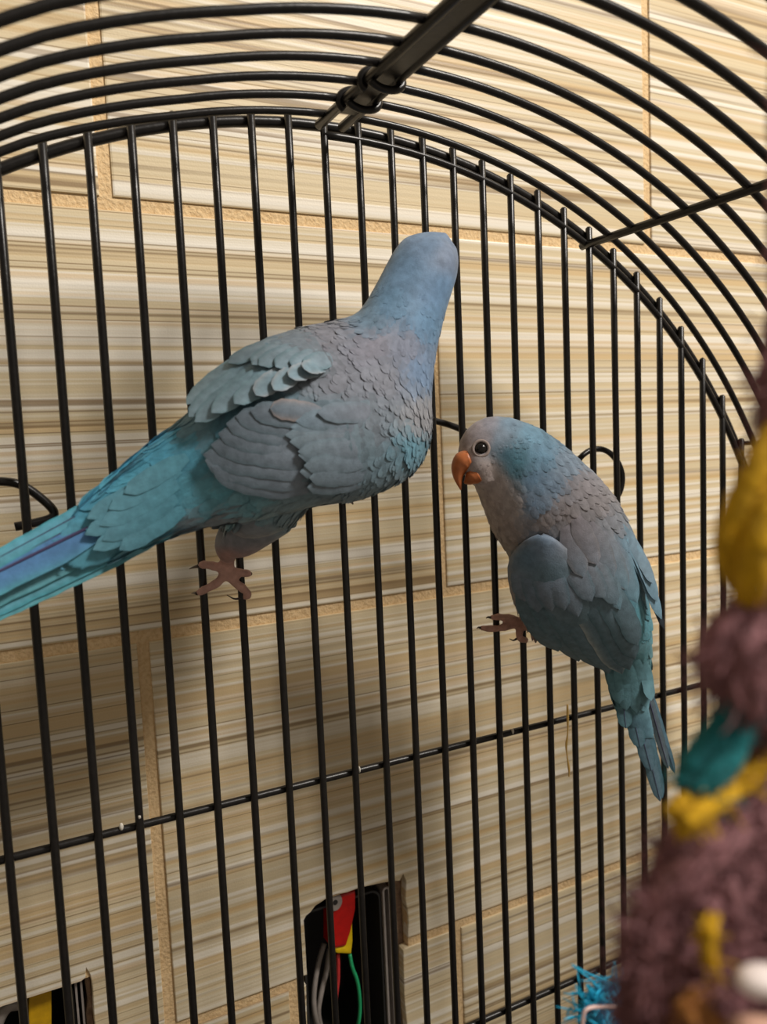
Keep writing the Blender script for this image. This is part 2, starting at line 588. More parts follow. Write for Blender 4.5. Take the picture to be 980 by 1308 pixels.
def wirepart(name, pts, r, n=8):
    V, Fc = tube(pts, r, n)
    return obj(name, V, Fc, M_WIRE, cage)


FR = .0029
legL = [(CX - RF, 0, z) for z in np.linspace(CAGE_BOT, CZ - .02, 8)]
legR = [(CX + RF, 0, z) for z in np.linspace(CZ - .02, CAGE_BOT, 8)]
wirepart('frame_arch', legL + arc(RF, 180, 0, 0, 96) + legR, FR, 10)
wirepart('frame_arch', [(CX - RF, Y_FRONT, z) for z in np.linspace(CAGE_BOT, CZ - .02, 8)] + arc(RF, 180, 0, Y_FRONT, 96) + [(CX + RF, Y_FRONT, z) for z in np.linspace(CZ - .02, CAGE_BOT, 8)], FR, 10)
wirepart('lid_edge', arc(.3548, 91, 6, -.0045, 60), .0022, 8)
# back-panel bars, welded on the inside of the frame
BR = .0021
BY = -FR - BR * .72
for i in range(-9, 27):
    x = i * .02
    dx = x - CX
    if abs(dx) > RF - .006: continue
    zt = CZ + math.sqrt(RF ** 2 - dx ** 2) + .0052
    zs = np.linspace(CAGE_BOT, zt - .001, 10)
    pts = [(x, BY + (.0006 * math.sin(z * 9 + i) if i in (20, 22, 23) else 0), z) for z in zs] + [(x, BY, zt)]
    rad = [BR] * 10 + [BR * .55]
    V, Fc = tube(pts, rad, 8)
    obj('bar', V, Fc, M_WIRE, cage)
# the cross rods behind the bars
for z in (0.0, -.185):
    wirepart('cross_rod', [(x, BY + 2 * BR, z) for x in np.linspace(CX - RF, CX + RF, 14)], .0021)
# roof wires
k = 0
while -.025 - .02 * k > Y_FRONT + .008:
    y = -.025 - .02 * k
    legl = [(CX - .361, y, z) for z in np.linspace(CAGE_BOT, CZ - .02, 5)]
    legr = [(CX + .3505, y, z) for z in np.linspace(CZ - .02, CAGE_BOT, 5)]
    wirepart('roof_wire', legl + arc(rlid, 180, 91.9, y, 50), .0020)
    wirepart('roof_wire', arc(rlid, 89.8, 0, y, 56) + legr, .0020)
    k += 1
# ridge rods with hinge rings, and the lengthways rods
zr = .3524
wirepart('ridge_rod', [(.1532, y, zr) for y in np.linspace(-.014, Y_FRONT, 12)], .0026, 10)
wirepart('ridge_rod', [(.1662, y, zr + .0004) for y in np.linspace(-.014, Y_FRONT, 12)], .0026, 10)
for y in (-.050, -.074, -.175, -.30):
    ring = [(.1597 + .0098 * math.cos(t), y + .0012 * t, zr + .0052 * math.sin(t)) for t in np.linspace(-2.6, 3.9, 40)]
    wirepart('hinge_ring', ring, .0019)
V, Fc = prism([(.1550, zr - .001), (.1644, zr - .001), (.1644, zr + .0006), (.1550, zr + .0006)], Y_FRONT, -.034)
obj('hinge_plate', V, Fc, M_WIRE, cage, smooth=False)
lx, lz = .338, .3064
wirepart('length_rod', [(lx, y, lz) for y in np.linspace(0, Y_FRONT, 12)], .0026)
lx2, lz2 = CX - .355 * math.cos(math.radians(20)), CZ + .355 * math.sin(math.radians(20))
wirepart('length_rod', [(lx2, y, lz2) for y in np.linspace(0, Y_FRONT, 12)], .0020)
tx, tz = at(945, 566, 0)[0], at(945, 566, 0)[2]
wirepart('length_rod', [(tx, y, tz) for y in np.linspace(-.002, Y_FRONT, 10)], .0017)
for xs in (CX - RF, CX + RF):
    for z in (0.0, -.185):
        wirepart('side_rod', [(xs, y, z) for y in np.linspace(0, Y_FRONT, 10)], .0021)
# hooks bent behind the panel
hy = .0045
hk = spline([at(u, v, yy) for u, v, yy in ((-70, 640, .010), (-40, 618, .008), (0, 615, hy), (28, 620, hy), (52, 636, hy), (68, 652, hy), (66, 661, hy), (48, 667, hy), (19, 673, hy))], 44)
wirepart('hook', hk, .0021)
hk = spline([at(u, v, yy) for u, v, yy in ((470, 545, hy), (520, 532, hy), (553, 537, hy), (588, 548, .006), (640, 575, .007), (690, 604, .007), (728, 605, .006), (742, 584, hy), (758, 574, hy), (775, 576, hy), (789, 590, hy), (795, 610, hy), (790, 632, hy), (772, 650, hy))], 70)
wirepart('hook', hk, .0020)
# base tray
tr = []
tx0, tx1, ty0, ty1, tz0, tz1 = CX - RF - .012, CX + RF + .012, Y_FRONT - .012, .012, FLOOR_Z, CAGE_BOT + .008
V = []
for (a, b, z) in ((0, 0, tz0), (0, 0, tz1), (.004, .004, tz1), (.008, .008, tz0 + .004)):
    V += [(tx0 + a, ty0 + b, z), (tx1 - a, ty0 + b, z), (tx1 - a, ty1 - b, z), (tx0 + a, ty1 - b, z)]
Fc = [(3, 2, 1, 0)]
for l in range(3):
    for q in range(4):
        Fc.append((4 * l + q, 4 * l + (q + 1) % 4, 4 * l + 4 + (q + 1) % 4, 4 * l + 4 + q))
Fc.append((12, 13, 14, 15))
obj('base_tray', V, Fc, M_TRAY, cage, smooth=False)
for (u, v, s) in ((155, 1056, .8), (178, 1043, .6), (655, 934, .5), (459, 983, .5)):
    c = at(u, v, BY - BR * .6 if u == 178 else BY + BR * 1.2)
    V, Fc = ellipsoid(c, [(.0014 * s, 0, 0), (0, .0012, 0), (0, 0, .0022 * s if u == 178 else .0020)], 8, 6)
    tag(obj('dropping', V, Fc, M_DROP, cage), 'small dried whitish spot on the wire')

# straw fibre stuck to a bar
P = spline([at(u, v, BY - .004) for u, v in ((725, 900), (725.5, 925), (725, 940), (723.5, 953), (725, 968), (727, 982), (727, 992))], 30)
V, Fc = tube(P, [.0006 + .0002 * math.sin(i * .6) for i in range(30)], 6)
tag(obj('straw_fibre', V, Fc, M_STRAW), 'thin yellowish straw fibre clinging upright to a cage bar', 'fibre')


# ------------------------------------------------------------------ birds
def loft(pairs, ys, ratio, n=28, m=48):
    """pairs: ((u,v),(u,v)) outline points either side; ys: y of centre; ratio: depth/half-width.  Returns mesh + spine."""
    R_ = []
    for (a, b), y, t in zip(pairs, ys, ratio):
        cu, cv = (a[0] + b[0]) / 2, (a[1] + b[1]) / 2
        C = at(cu, cv, y)
        d = depth_of(C)
        A = (atd(a[0], a[1], d) - atd(b[0], b[1], d)) / 2
        R_.append(np.concatenate([C, A, [t]]))
    R_ = spline(R_, m)
    V = []
    for r in R_:
        C, A, t = r[:3], r[3:6], r[6]
        B = unit(C - CAM) * np.linalg.norm(A) * t
        for k in range(n):
            q = 2 * math.pi * k / n
            V.append(C + A * math.cos(q) + B * math.sin(q))
    Fc = []
    for i in range(m - 1):
        for k in range(n):
            Fc.append((i * n + k, i * n + (k + 1) % n, (i + 1) * n + (k + 1) % n, (i + 1) * n + k))
    V.append(R_[0][:3]); V.append(R_[-1][:3])
    for k in range(n):
        Fc.append((len(V) - 2, (k + 1) % n, k))
        Fc.append((len(V) - 1, (m - 1) * n + k, (m - 1) * n + (k + 1) % n))
    return (V, Fc), R_[:, :3]


def blob_px(u, v, y, ru, rv, rd, ang=0.):
    """ellipsoid centred on a pixel; radii ru, rv in px, depth radius rd in m"""
    C = at(u, v, y); d = depth_of(C)
    s = d / F_PX
    ca, sa = math.cos(ang), math.sin(ang)
    return ellipsoid(C, [(RIGHT * ca + DOWN * sa) * ru * s, (-RIGHT * sa + DOWN * ca) * rv * s, unit(C - CAM) * rd])


def remeshed(name, parts, voxel, smooth_it):
    V, Fc = merge(parts)
    me = mesh_data(name + '_tmp', V, Fc)
    bm = bmesh.new(); bm.from_mesh(me)
    bmesh.ops.recalc_face_normals(bm, faces=bm.faces)
    bm.to_mesh(me); bm.free()
    o = bpy.data.objects.new(name + '_tmp', me)
    COL.objects.link(o)
    r = o.modifiers.new('r', 'REMESH'); r.mode = 'VOXEL'; r.voxel_size = voxel; r.adaptivity = 0
    s = o.modifiers.new('s', 'SMOOTH'); s.iterations = smooth_it; s.factor = .5
    dg = bpy.context.evaluated_depsgraph_get()
    ev = o.evaluated_get(dg)
    m2 = bpy.data.meshes.new_from_object(ev)
    bpy.data.objects.remove(o, do_unlink=True)
    nv = len(m2.vertices)
    co = np.zeros(nv * 3); m2.vertices.foreach_get('co', co); co = co.reshape(-1, 3)
    no = np.zeros(nv * 3); m2.vertices.foreach_get('normal', no); no = no.reshape(-1, 3)
    polys = [tuple(p.vertices) for p in m2.polygons]
    bpy.data.meshes.remove(m2)
    return co, no, polys


def desat(c, k=.84):
    c = np.asarray(c, float)
    l = (c * np.array([.25, .6, .15])).sum(-1, keepdims=True)
    return (l + (c - l) * k) * np.array([1.02, .982, 1.03])


class Pigment:
    """plumage colours given at a few places on the bird, blended between them"""
    def __init__(self, pts, gain=1.0):
        self.p = np.array([q[:2] for q in pts], float)
        self.c = desat(np.array([srgb(*q[2:5]) for q in pts])) * 1.2 * gain

    def __call__(self, P):
        uv = project(P)
        d2 = ((uv[:, None, :] - self.p[None]) ** 2).sum(2)
        wgt = 1.0 / (d2 + 90.0) ** 2
        return (wgt @ self.c) / wgt.sum(1, keepdims=True)


def flow_at(P, spine):
    """direction head->tail of the nearest spine point (spine runs head to tail)"""
    T = np.gradient(spine, axis=0)
    T /= np.linalg.norm(T, axis=1, keepdims=True)
    d2 = ((P[:, None, :] - spine[None]) ** 2).sum(2)
    i = d2.argmin(1)
    return T[i], i / (len(spine) - 1)


SV = np.array([0, .25, .5, .75, .93, 1.0]); SW = np.array([.55, .95, 1.0, .86, .45, .06])


def plumage(name, P, N, spine, pig, parent, count, lenf, mask, lift=.00035, jitter=.10, wid=.30):
    idx = np.where(mask)[0]
    pick = rng.choice(idx, size=min(count, len(idx)), replace=False)
    p, n = P[pick], N[pick]
    t, s = flow_at(p, spine)
    t = t + rng.normal(0, .10, t.shape)
    t -= n * (t * n).sum(1, keepdims=True)
    t /= np.maximum(np.linalg.norm(t, axis=1, keepdims=True), 1e-9)
    b = np.cross(n, t)
    L = lenf(s) * rng.uniform(.8, 1.2, len(p))
    Wd = L * wid
    col = pig(p) * rng.uniform(1 - jitter, 1 + jitter, (len(p), 1))
    V = np.zeros((len(p), len(SV), 3, 3)); C = np.zeros_like(V); NN = np.zeros_like(V)
    UV = np.zeros((len(p), len(SV), 3, 2))
    up = lift * (L / .009) * rng.uniform(.5, 1.3, len(p))
    for j, (sv, sw) in enumerate(zip(SV, SW)):
        for q, xx in enumerate((-1, 0, 1)):
            h = -.0003 + up * (.6 + sv * 1.0) - abs(xx) * sw * Wd * .14
            V[:, j, q] = p + t * (L * (sv - .35))[:, None] + b * (xx * sw * Wd)[:, None] + n * h[:, None]
            NN[:, j, q] = n + b * (.16 * xx) - t * .10 * (1 if sv > .9 else 0)
            C[:, j, q] = np.clip(col, 0, 1)
            UV[:, j, q] = (xx, sv)
    F1 = []
    for j in range(len(SV) - 1):
        for q in range(2):
            F1.append((j * 3 + q + 3, j * 3 + q + 4, j * 3 + q + 1, j * 3 + q))
    F1 = np.array(F1)
    Fc = (F1[None] + (np.arange(len(p)) * len(SV) * 3)[:, None, None]).reshape(-1, 4)
    NN /= np.linalg.norm(NN, axis=3, keepdims=True)
    o = obj(name, V.reshape(-1, 3), Fc, M_FEATHER, parent, colors=C.reshape(-1, 3), uvs=UV.reshape(-1, 2), normals=NN.reshape(-1, 3))
    o['kind'] = 'stuff'
    return o


def feather(name, path, nrm, width, parent, colA, colB=None, edge=None, shaft=None, rows=14, cols=7, camber=.07, th=.0003, taper=None, point=.5, shaft_r=.0004):
    """one vane: path = centre line (base..tip), nrm = outward normal(s), width in m"""
    P = spline(path, rows)
    Nn = spline(nrm, rows) if np.ndim(nrm) == 2 else np.tile(nrm, (rows, 1))
    T = np.gradient(P, axis=0); T /= np.linalg.norm(T, axis=1, keepdims=True)
    colA = desat(colA); colB = colA if colB is None else desat(colB)
    edge = None if edge is None else np.array(edge)
    V, C, UV, NR = [], [], [], []
    for i in range(rows):
        s = i / (rows - 1)
        n = unit(Nn[i] - T[i] * (Nn[i] @ T[i]))
        b = np.cross(n, T[i])
        prof = (.45 + .55 * min(1, s / .25)) * (1.0 if s < point else math.sqrt(max(0.0, 1 - ((s - point) / (1.0001 - point)) ** 2)))
        if taper: prof *= 1 - taper * s
        hw = max(width / 2 * prof, width * .02) * (1 + (.05 * math.sin(i * 2.3 + P[0][0] * 900) if s > .4 else 0))
        for k in range(cols):
            x = -1 + 2 * k / (cols - 1)
            V.append(P[i] + b * hw * x - n * (camber * hw * x * x))
            c = colA * (1 - s) + colB * s
            if edge is not None:
                e = min(1, max(0, (abs(x) - .55) / .45)) * min(1, s / .5)
                c = c * (1 - e) + edge * e
            C.append(c); UV.append((x, s)); NR.append(unit(n + b * x * .22))
    nb = len(V)
    for i in range(rows):
        n = unit(Nn[i] - T[i] * (Nn[i] @ T[i]))
        for k in range(cols):
            V.append(V[i * cols + k] - n * th); C.append(C[i * cols + k]); UV.append(UV[i * cols + k]); NR.append(-NR[i * cols + k])
    Fc = []
    for i in range(rows - 1):
        for k in range(cols - 1):
            a = i * cols + k
            Fc.append((a + cols, a + cols + 1, a + 1, a))
            Fc.append((nb + a, nb + a + 1, nb + a + cols + 1, nb + a + cols))
    loop = [k for k in range(cols)] + [i * cols + cols - 1 for i in range(1, rows)] + [(rows - 1) * cols + k for k in range(cols - 2, -1, -1)] + [i * cols for i in range(rows - 2, 0, -1)]
    for a, b_ in zip(loop, loop[1:] + loop[:1]):
        Fc.append((a, b_, nb + b_, nb + a))
    o = obj(name, V, Fc, M_FEATHER, parent, colors=np.clip(C, 0, 1), uvs=UV, normals=NR)
    if shaft is not None:
        Vs, Fs = tube([P[i] + unit(Nn[i]) * .0001 for i in range(rows)], [shaft_r * (1 - .7 * i / rows) for i in range(rows)], 6)
        sm = bpy.data.materials.get('feather_shaft') or plain('feather_shaft', srgb(*shaft), rough=.5)
        obj('shaft', Vs, Fs, sm, o)
    return o


class Drape:
    """lay things on the visible side of a bird: a pixel gives the direction, the body gives the distance"""
    def __init__(self, co, polys, d0):
        self.b = BVHTree.FromPolygons([tuple(c) for c in co], polys)
        self.d0 = d0

    def __call__(self, u, v, lift):
        d = unit(ray(u, v))
        h = self.b.ray_cast(Vector(CAM), Vector(d))
        if h[0] is not None:
            p = np.array(h[0]); n = np.array(h[1])
            if n @ d > 0: n = -n
        else:
            q = CAM + d * self.d0
            for _ in range(4):
                r = self.b.find_nearest(Vector(q))
                near = np.array(r[0])
                q = CAM + d * ((near - CAM) @ d)
            p = q
            n = unit(q - near) * .7 - d * .5
        n = unit(n * .75 - d * .25)
        return p + n * lift, n


def drape_feather(dr, name, px, lifts, wpx, parent, **kw):
    P, N = [], []
    pts = spline([(u, v, l) for (u, v), l in zip(px, lifts)], 6)
    for u, v, l in pts:
        p, n = dr(u, v, l)
        P.append(p); N.append(n)
    P = np.array(P); N = np.array(N)
    # relax depth so the vane stays a smooth blade
    for _ in range(3):
        P[1:-1] = .5 * P[1:-1] + .25 * (P[:-2] + P[2:]); N[1:-1] = .5 * N[1:-1] + .25 * (N[:-2] + N[2:])
    wd = wpx * depth_of(P.mean(0)) / F_PX
    return feather(name, P, N, wd, parent, **kw)


def toe(pts, r0, r1):
    P = spline(pts, 12)
    return tube(P, np.linspace(r0, r1, 12) * (1 + .10 * np.sin(np.arange(12) * 1.7)), 10)


def claw(parent, p0, p1, p2, r=.0010):
    P = spline([p0, p1, p2], 10)
    V, Fc = tube(P, np.linspace(r, .0002, 10), 8)
    return obj('claw', V, Fc, M_CLAW, parent)


def grip(bar_x, z, side):
    """toe path end wrapping behind a vertical bar"""
    return [(bar_x - side * .004, BY - .0045, z), (bar_x + side * .003, BY - .0052, z), (bar_x + side * .0066, BY - .001, z - .0005)]


# ================================================================ parrot on the left, seen from behind
def left_parrot():
    pairs = [((570, 297), (584, 318)), ((545, 296), (586, 332)), ((519, 303), (584, 352)), ((505, 318), (578, 372)), ((494, 337), (568, 405)),
             ((483, 358), (558, 448)), ((470, 381), (552, 500)), ((455, 400), (551, 560)), ((427, 409), (528, 604)), ((380, 420), (470, 635)), ((330, 440), (408, 645)),
             ((285, 474), (345, 660)), ((243, 525), (292, 668)), ((195, 565), (232, 680)), ((145, 610), (165, 706)), ((102, 650), (120, 726)), ((64, 690), (76, 732))]
    ys = [-.047, -.047, -.047, -.047, -.048, -.050, -.053, -.057, -.061, -.063, -.063, -.063, -.064, -.066, -.069, -.072, -.075]
    ra = [.9, .95, .95, .95, .9, .85, .82, .80, .78, .76, .74,   .72, .66, .54, .36, .17, .06]
    body, spine = loft(pairs, ys, ra)
    spine = spine                       # head -> tail
    root = empty('parrot', at(289, 735, -.004), 'blue parrot seen from behind, head turned to the wall, long tail hanging aside', 'parrot')
    parts = [body]
    # head fullness and thigh
    parts.append(blob_px(545, 337, -.047, 40, 38, .0155))
    parts.append(blob_px(345, 645, -.052, 62, 36, .020, -.5))
    parts.append(tube(spline([np.append(at(350, 650, -.045), 0), np.append(at(312, 681, -.030), 0), np.append(at(293, 697, -.020), 0), np.append(at(291, 716, -.011), 0), np.append(at(290, 732, -.0088), 0)], 16)[:, :3],
                      np.interp(np.linspace(0, 1, 16), [0, .35, .55, .72, 1], [.0135, .0105, .0068, .0036, .0034]), 14))
    b4, b5 = .08, .10
    F0 = at(290, 731, -.0085)
    yt = BY - .0044
    tA = [F0, at(276, 724, yt - .001), at(262, 721, yt), at(254, 723, BY - .0030)]
    tB = [F0, at(278, 744, yt - .001), at(264, 752, yt - .001), at(252, 758, yt + .001)]
    tC = [F0, at(302, 731, yt - .001), at(312, 732, yt), at(320, 733, yt + .002)]
    tD = [F0, at(300, 744, yt - .001), at(312, 753, yt - .001), at(317, 760, yt + .001), at(311, 763, BY - .001)]
    for t in (tA, tB, tC, tD):
        parts.append(toe(t, .0026, .0021))
    # far foot, hidden from this side: grips two bars higher up
    G0 = np.array([.151, -.0100, .165])
    parts.append(tube(spline([at(420, 560, -.050), G0 + [0, -.016, .004], G0], 12), np.linspace(.011, .0036, 12), 12))
    farclaws = []
    for ex, ez in ((.136, .172), (.138, .156), (.165, .172), (.163, .157)):
        e = np.array([ex, yt + .001, ez])
        parts.append(toe([G0, (G0 + e) / 2 + [0, -.0008, 0], e], .0026, .0021))
        farclaws.append((e, unit(e - G0)))
    co, no, polys = remeshed('parrot_body', parts, .0011, 5)
    pig = Pigment(gain=.80, pts=[
        (545, 310, 112, 146, 176), (575, 325, 122, 144, 168), (520, 350, 104, 146, 178), (555, 370, 104, 148, 184), (500, 385, 96, 142, 172), (545, 410, 100, 148, 182), (470, 402, 102, 138, 160),
        (520, 440, 124, 136, 154), (480, 440, 130, 134, 146), (430, 430, 128, 134, 144), (380, 440, 122, 140, 150), (540, 470, 112, 146, 178), (500, 480, 128, 136, 146),
        (440, 480, 124, 132, 142), (400, 470, 118, 134, 142), (330, 470, 108, 150, 168), (290, 510, 104, 150, 166), (260, 540, 100, 148, 164), (545, 530, 150, 156, 160), (535, 570, 92, 150, 168),
        (480, 540, 116, 132, 142), (420, 540, 110, 138, 150), (370, 520, 104, 146, 160), (350, 570, 104, 138, 146), (300, 580, 104, 136, 140), (440, 600, 108, 136, 147), (500, 600, 106, 138, 150), (380, 615, 106, 137, 146),
        (310, 545, 78, 150, 170), (250, 575, 62, 158, 184), (215, 570, 60, 172, 204), (240, 620, 72, 166, 188), (290, 630, 78, 164, 182), (340, 640, 96, 164, 178), (370, 650, 120, 152, 160),
        (180, 610, 64, 176, 204), (160, 660, 78, 168, 184), (200, 660, 74, 166, 182), (120, 650, 66, 172, 200), (100, 700, 72, 166, 188), (60, 700, 70, 160, 196),
        (300, 690, 128, 136, 142), (285, 690, 122, 128, 134), (320, 675, 124, 138, 146),
        (290, 712, 168, 128, 118), (289, 732, 170, 128, 116), (258, 722, 166, 126, 114), (254, 757, 168, 130, 116), (318, 733, 168, 128, 116), (316, 757, 168, 128, 116)])
    col = pig(co)
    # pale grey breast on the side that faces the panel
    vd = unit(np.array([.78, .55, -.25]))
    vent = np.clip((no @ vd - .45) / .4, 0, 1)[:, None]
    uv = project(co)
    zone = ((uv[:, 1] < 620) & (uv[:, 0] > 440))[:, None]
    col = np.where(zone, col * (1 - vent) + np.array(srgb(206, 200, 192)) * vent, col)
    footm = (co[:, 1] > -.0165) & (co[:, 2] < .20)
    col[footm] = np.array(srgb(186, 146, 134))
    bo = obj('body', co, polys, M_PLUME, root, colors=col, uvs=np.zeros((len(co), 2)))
    legs = footm | ((uv[:, 1] > 664) & (uv[:, 0] > 262) & (uv[:, 0] < 400))
    ok = ~legs

    def lenf(s):
        return np.interp(s, [0, .25, .4, .55, .75, 1], [.0050, .0062, .0090, .0110, .0130, .0150])
    plumage('contour_feathers', co, no, spine, pig if True else None, root, 5200, lenf, ok & (vent[:, 0] < .4) & (flow_at(co, spine)[1] < .9) & (flow_at(co, spine)[1] > .27), jitter=.10)

    # claws
    for e, d in ((at(254, 723, BY - .003), np.array([-.7, .8, -.2])), (at(252, 758, yt + .001), np.array([-.2, 1, 0])), (at(320, 733, yt + .002), np.array([.2, 1, 0]))):
        d = unit(d)
        claw(root, e, e + d * .003 + [0, .0012, -.0003], e + d * .0048 + [0, .004, -.0012])
    e = at(312, 763, BY - .001)
    claw(root, e, at(300, 765, BY - .001), at(290, 760, BY - .002), .0008)
    for e, d in farclaws:
        claw(root, e, e + d * .003 + [0, .0012, 0], e + d * .005 + [0, .004, 0])
    # eyes and beak on the far side of the head
    H = at(541, 340, -.047)
    face = unit(np.array([.46, .86, -.28]))
    side = unit(np.cross(face, [0, 0, 1]))
    up = np.cross(side, face)
    dr = Drape(co, polys, .40)
    near = [np.array(dr.b.find_nearest(Vector(q))[0]) for q in (at(589, 345, -.046), H + face * .006 - side * .03 + up * .003)]
    for c in (near[0] + unit(H - near[0]) * .0012, near[1] + unit(H - near[1]) * .0012):
        V, Fc = ellipsoid(c, [(.0026, 0, 0), (0, .0026, 0), (0, 0, .0026)], 12, 8)
        obj('eye', V, Fc, M_EYE, root)
    bp = [H + face * .015 + up * .003, H + face * .022 + up * .001, H + face * .0255 - up * .005, H + face * .0225 - up * .012]
    V, Fc = tube(spline(bp, 14), np.interp(np.linspace(0, 1, 14), [0, .4, .8, 1], [.0075, .0062, .003, .0006]), 12)
    obj('beak', V, Fc, M_BEAK, root)

    # ---- wings
    def wing(outline_top, outline_bot, lifts, name='wing', n=16, m=9, colfun=pig):
        A = spline(outline_top, n); B = spline(outline_bot, n)
        V, Nn = [], []
        for i in range(n):
            for j in range(m):
                t = j / (m - 1)
                u, v = A[i] * (1 - t) + B[i] * t
                lf = np.interp(i / (n - 1), *lifts[0]) * (1 - t) + np.interp(i / (n - 1), *lifts[1]) * t + .0012 * math.sin(math.pi * t) * (i / (n - 1))
                p, nn = dr(u, v, lf)
                V.append(p); Nn.append(nn)
        V = np.array(V).reshape(n, m, 3)
        for _ in range(2):
            V[1:-1] = .5 * V[1:-1] + .25 * (V[:-2] + V[2:])
        V = V.reshape(-1, 3); Nn = np.array(Nn)
        top = V; bot = V - Nn * .0016
        nb = len(V)
        Fc = []
        for i in range(n - 1):
            for j in range(m - 1):
                a = i * m + j
                Fc.append((a, a + 1, a + m + 1, a + m)); Fc.append((nb + a + m, nb + a + m + 1, nb + a + 1, nb + a))
        loop = [j for j in range(m)] + [i * m + m - 1 for i in range(1, n)] + [(n - 1) * m + j for j in range(m - 2, -1, -1)] + [i * m for i in range(n - 2, 0, -1)]
        for a, b_ in zip(loop, loop[1:] + loop[:1]):
            Fc.append((b_, a, nb + a, nb + b_))
        allv = np.vstack([top, bot])
        o = obj(name, allv, Fc, M_PLUME, root, colors=colfun(allv) * .6 + .4 * np.array(srgb(112, 136, 148)), uvs=np.zeros((len(allv), 2)))
        return o, top, Nn, np.array([i / (n - 1) for i in range(n) for j in range(m)])
    # lower (near) wing : shoulder -> tip
    top = [(540, 500), (500, 505), (450, 515), (400, 524), (360, 530), (325, 540), (295, 556)]
    bot = [(540, 575), (510, 603), (465, 622), (410, 628), (355, 618), (310, 605), (280, 594)]
    wn, P1, N1, s1 = wing(top, bot, (((0, .35, 1), (-.001, .0016, .0034)), ((0, .35, 1), (-.001, .0008, .0020))))
    greyblue = srgb(120, 138, 150); slate = srgb(100, 120, 132); ed = srgb(150, 140, 138); teal = srgb(96, 150, 164)
    fl = [((395, 622), (330, 616), (272, 597), 30), ((400, 612), (335, 606), (264, 590), 30), ((405, 600), (340, 592), (262, 583), 30), ((405, 588), (345, 578), (274, 571), 30),
          ((405, 576), (345, 565), (284, 558), 28), ((405, 564), (350, 552), (294, 546), 28), ((410, 552), (355, 542), (305, 537), 26), ((415, 542), (365, 533), (322, 531), 24), ((420, 533), (375, 527), (345, 527), 20)]
    for q, (a, b, c, wp) in enumerate(fl):
        c_ = np.array(greyblue) * random.uniform(.88, 1.08)
        drape_feather(dr, 'flight_feather', [a, b, c], [.0010, .0046 + .0002 * q, .0056 + .0002 * q], wp + 8, wn, colA=c_, colB=np.array(slate) * random.uniform(.9, 1.15), edge=np.array(ed) if q > 7 else np.array(slate) * .97, point=.66)
    for q in range(11):     # greater coverts
        t = q / 10
        a = np.array((470, 614)) * (1 - t) + np.array((480, 526)) * t
        c = np.array((384, 616)) * (1 - t) + np.array((392, 532)) * t
        c = c + np.array((random.uniform(-16, 16) - 14 * math.sin(math.pi * t), random.uniform(-2, 2)))
        m_ = (a + c) / 2
        drape_feather(dr, 'covert_feather', [a, m_, c], [.0002, .0030, .0048 + .0002 * (q % 2)], 28, wn, colA=pig(dr(a[0], a[1], 0)[0])[0], colB=pig(dr(c[0], c[1], 0)[0])[0] * random.uniform(.92, 1.06), edge=pig(dr(m_[0], m_[1], 0)[0])[0] * .93, point=.55, rows=10, cols=5)
    plumage('covert_plumage', P1, N1, spine, pig, wn, 150, lambda s: np.full(s.shape, .0105), (s1 > .02) & (s1 < .55), lift=.0003, jitter=.08)
    # upper (far) wing
    top = [(420, 418), (385, 424), (345, 436), (305, 462), (275, 494), (258, 520)]
    bot = [(455, 470), (420, 476), (388, 478), (350, 492), (305, 512), (270, 532)]
    wu, P2, N2, s2 = wing(top, bot, (((0, .35, 1), (-.001, .001, .002)), ((0, .35, 1), (-.001, .0024, .0050))))
    pale = srgb(150, 158, 164)
    fl = [((330, 448), (285, 485), (251, 530), 24), ((338, 456), (290, 500), (250, 544), 26), ((348, 462), (305, 503), (258, 548), 26), ((358, 466), (315, 500), (280, 536), 24),
          ((370, 468), (335, 495), (305, 524), 22), ((384, 468), (350, 490), (328, 514), 22), ((395, 468), (372, 482), (350, 508), 20), ((410, 470), (390, 478), (368, 492), 18), ((415, 466), (400, 474), (386, 484), 16)]
    for q, (a, b, c, wp) in enumerate(fl):
        drape_feather(dr, 'flight_feather', [a, b, c], [.0006, .0046, .0086 + .0002 * q], wp + 8, wu, colA=np.array(srgb(112, 150, 164)) * random.uniform(.9, 1.08), colB=np.array(srgb(126, 160, 172)) * random.uniform(.92, 1.08), edge=np.array(srgb(150, 160, 168)) if q > 4 else np.array(srgb(116, 148, 160)), point=.6)
    for q in range(6):
        t = q / 5
        a = np.array((360, 432)) * (1 - t) + np.array((425, 455)) * t
        c = np.array((300, 474)) * (1 - t) + np.array((382, 478)) * t
        drape_feather(dr, 'covert_feather', [a, (a + c) / 2, c + np.array((random.uniform(-10, 10), 0))], [.0002, .0036, .0056], 28, wu, colA=np.array(srgb(118, 142, 154)) * random.uniform(.92, 1.06), colB=np.array(srgb(122, 154, 166)), edge=np.array(srgb(104, 134, 146)), point=.6, rows=10, cols=5)
    plumage('covert_plumage', P2, N2, spine, pig, wu, 90, lambda s: np.full(s.shape, .0105), (s2 > .02) & (s2 < .5), lift=.0003, jitter=.08)

    # ---- tail: graduated blades
    nrm = unit(-unit(at(80, 700, -.07) - CAM) * .9 + np.array([0, 0, .35]))
    blue = srgb(62, 128, 190); cyan = srgb(82, 172, 190); dk = srgb(52, 96, 108)
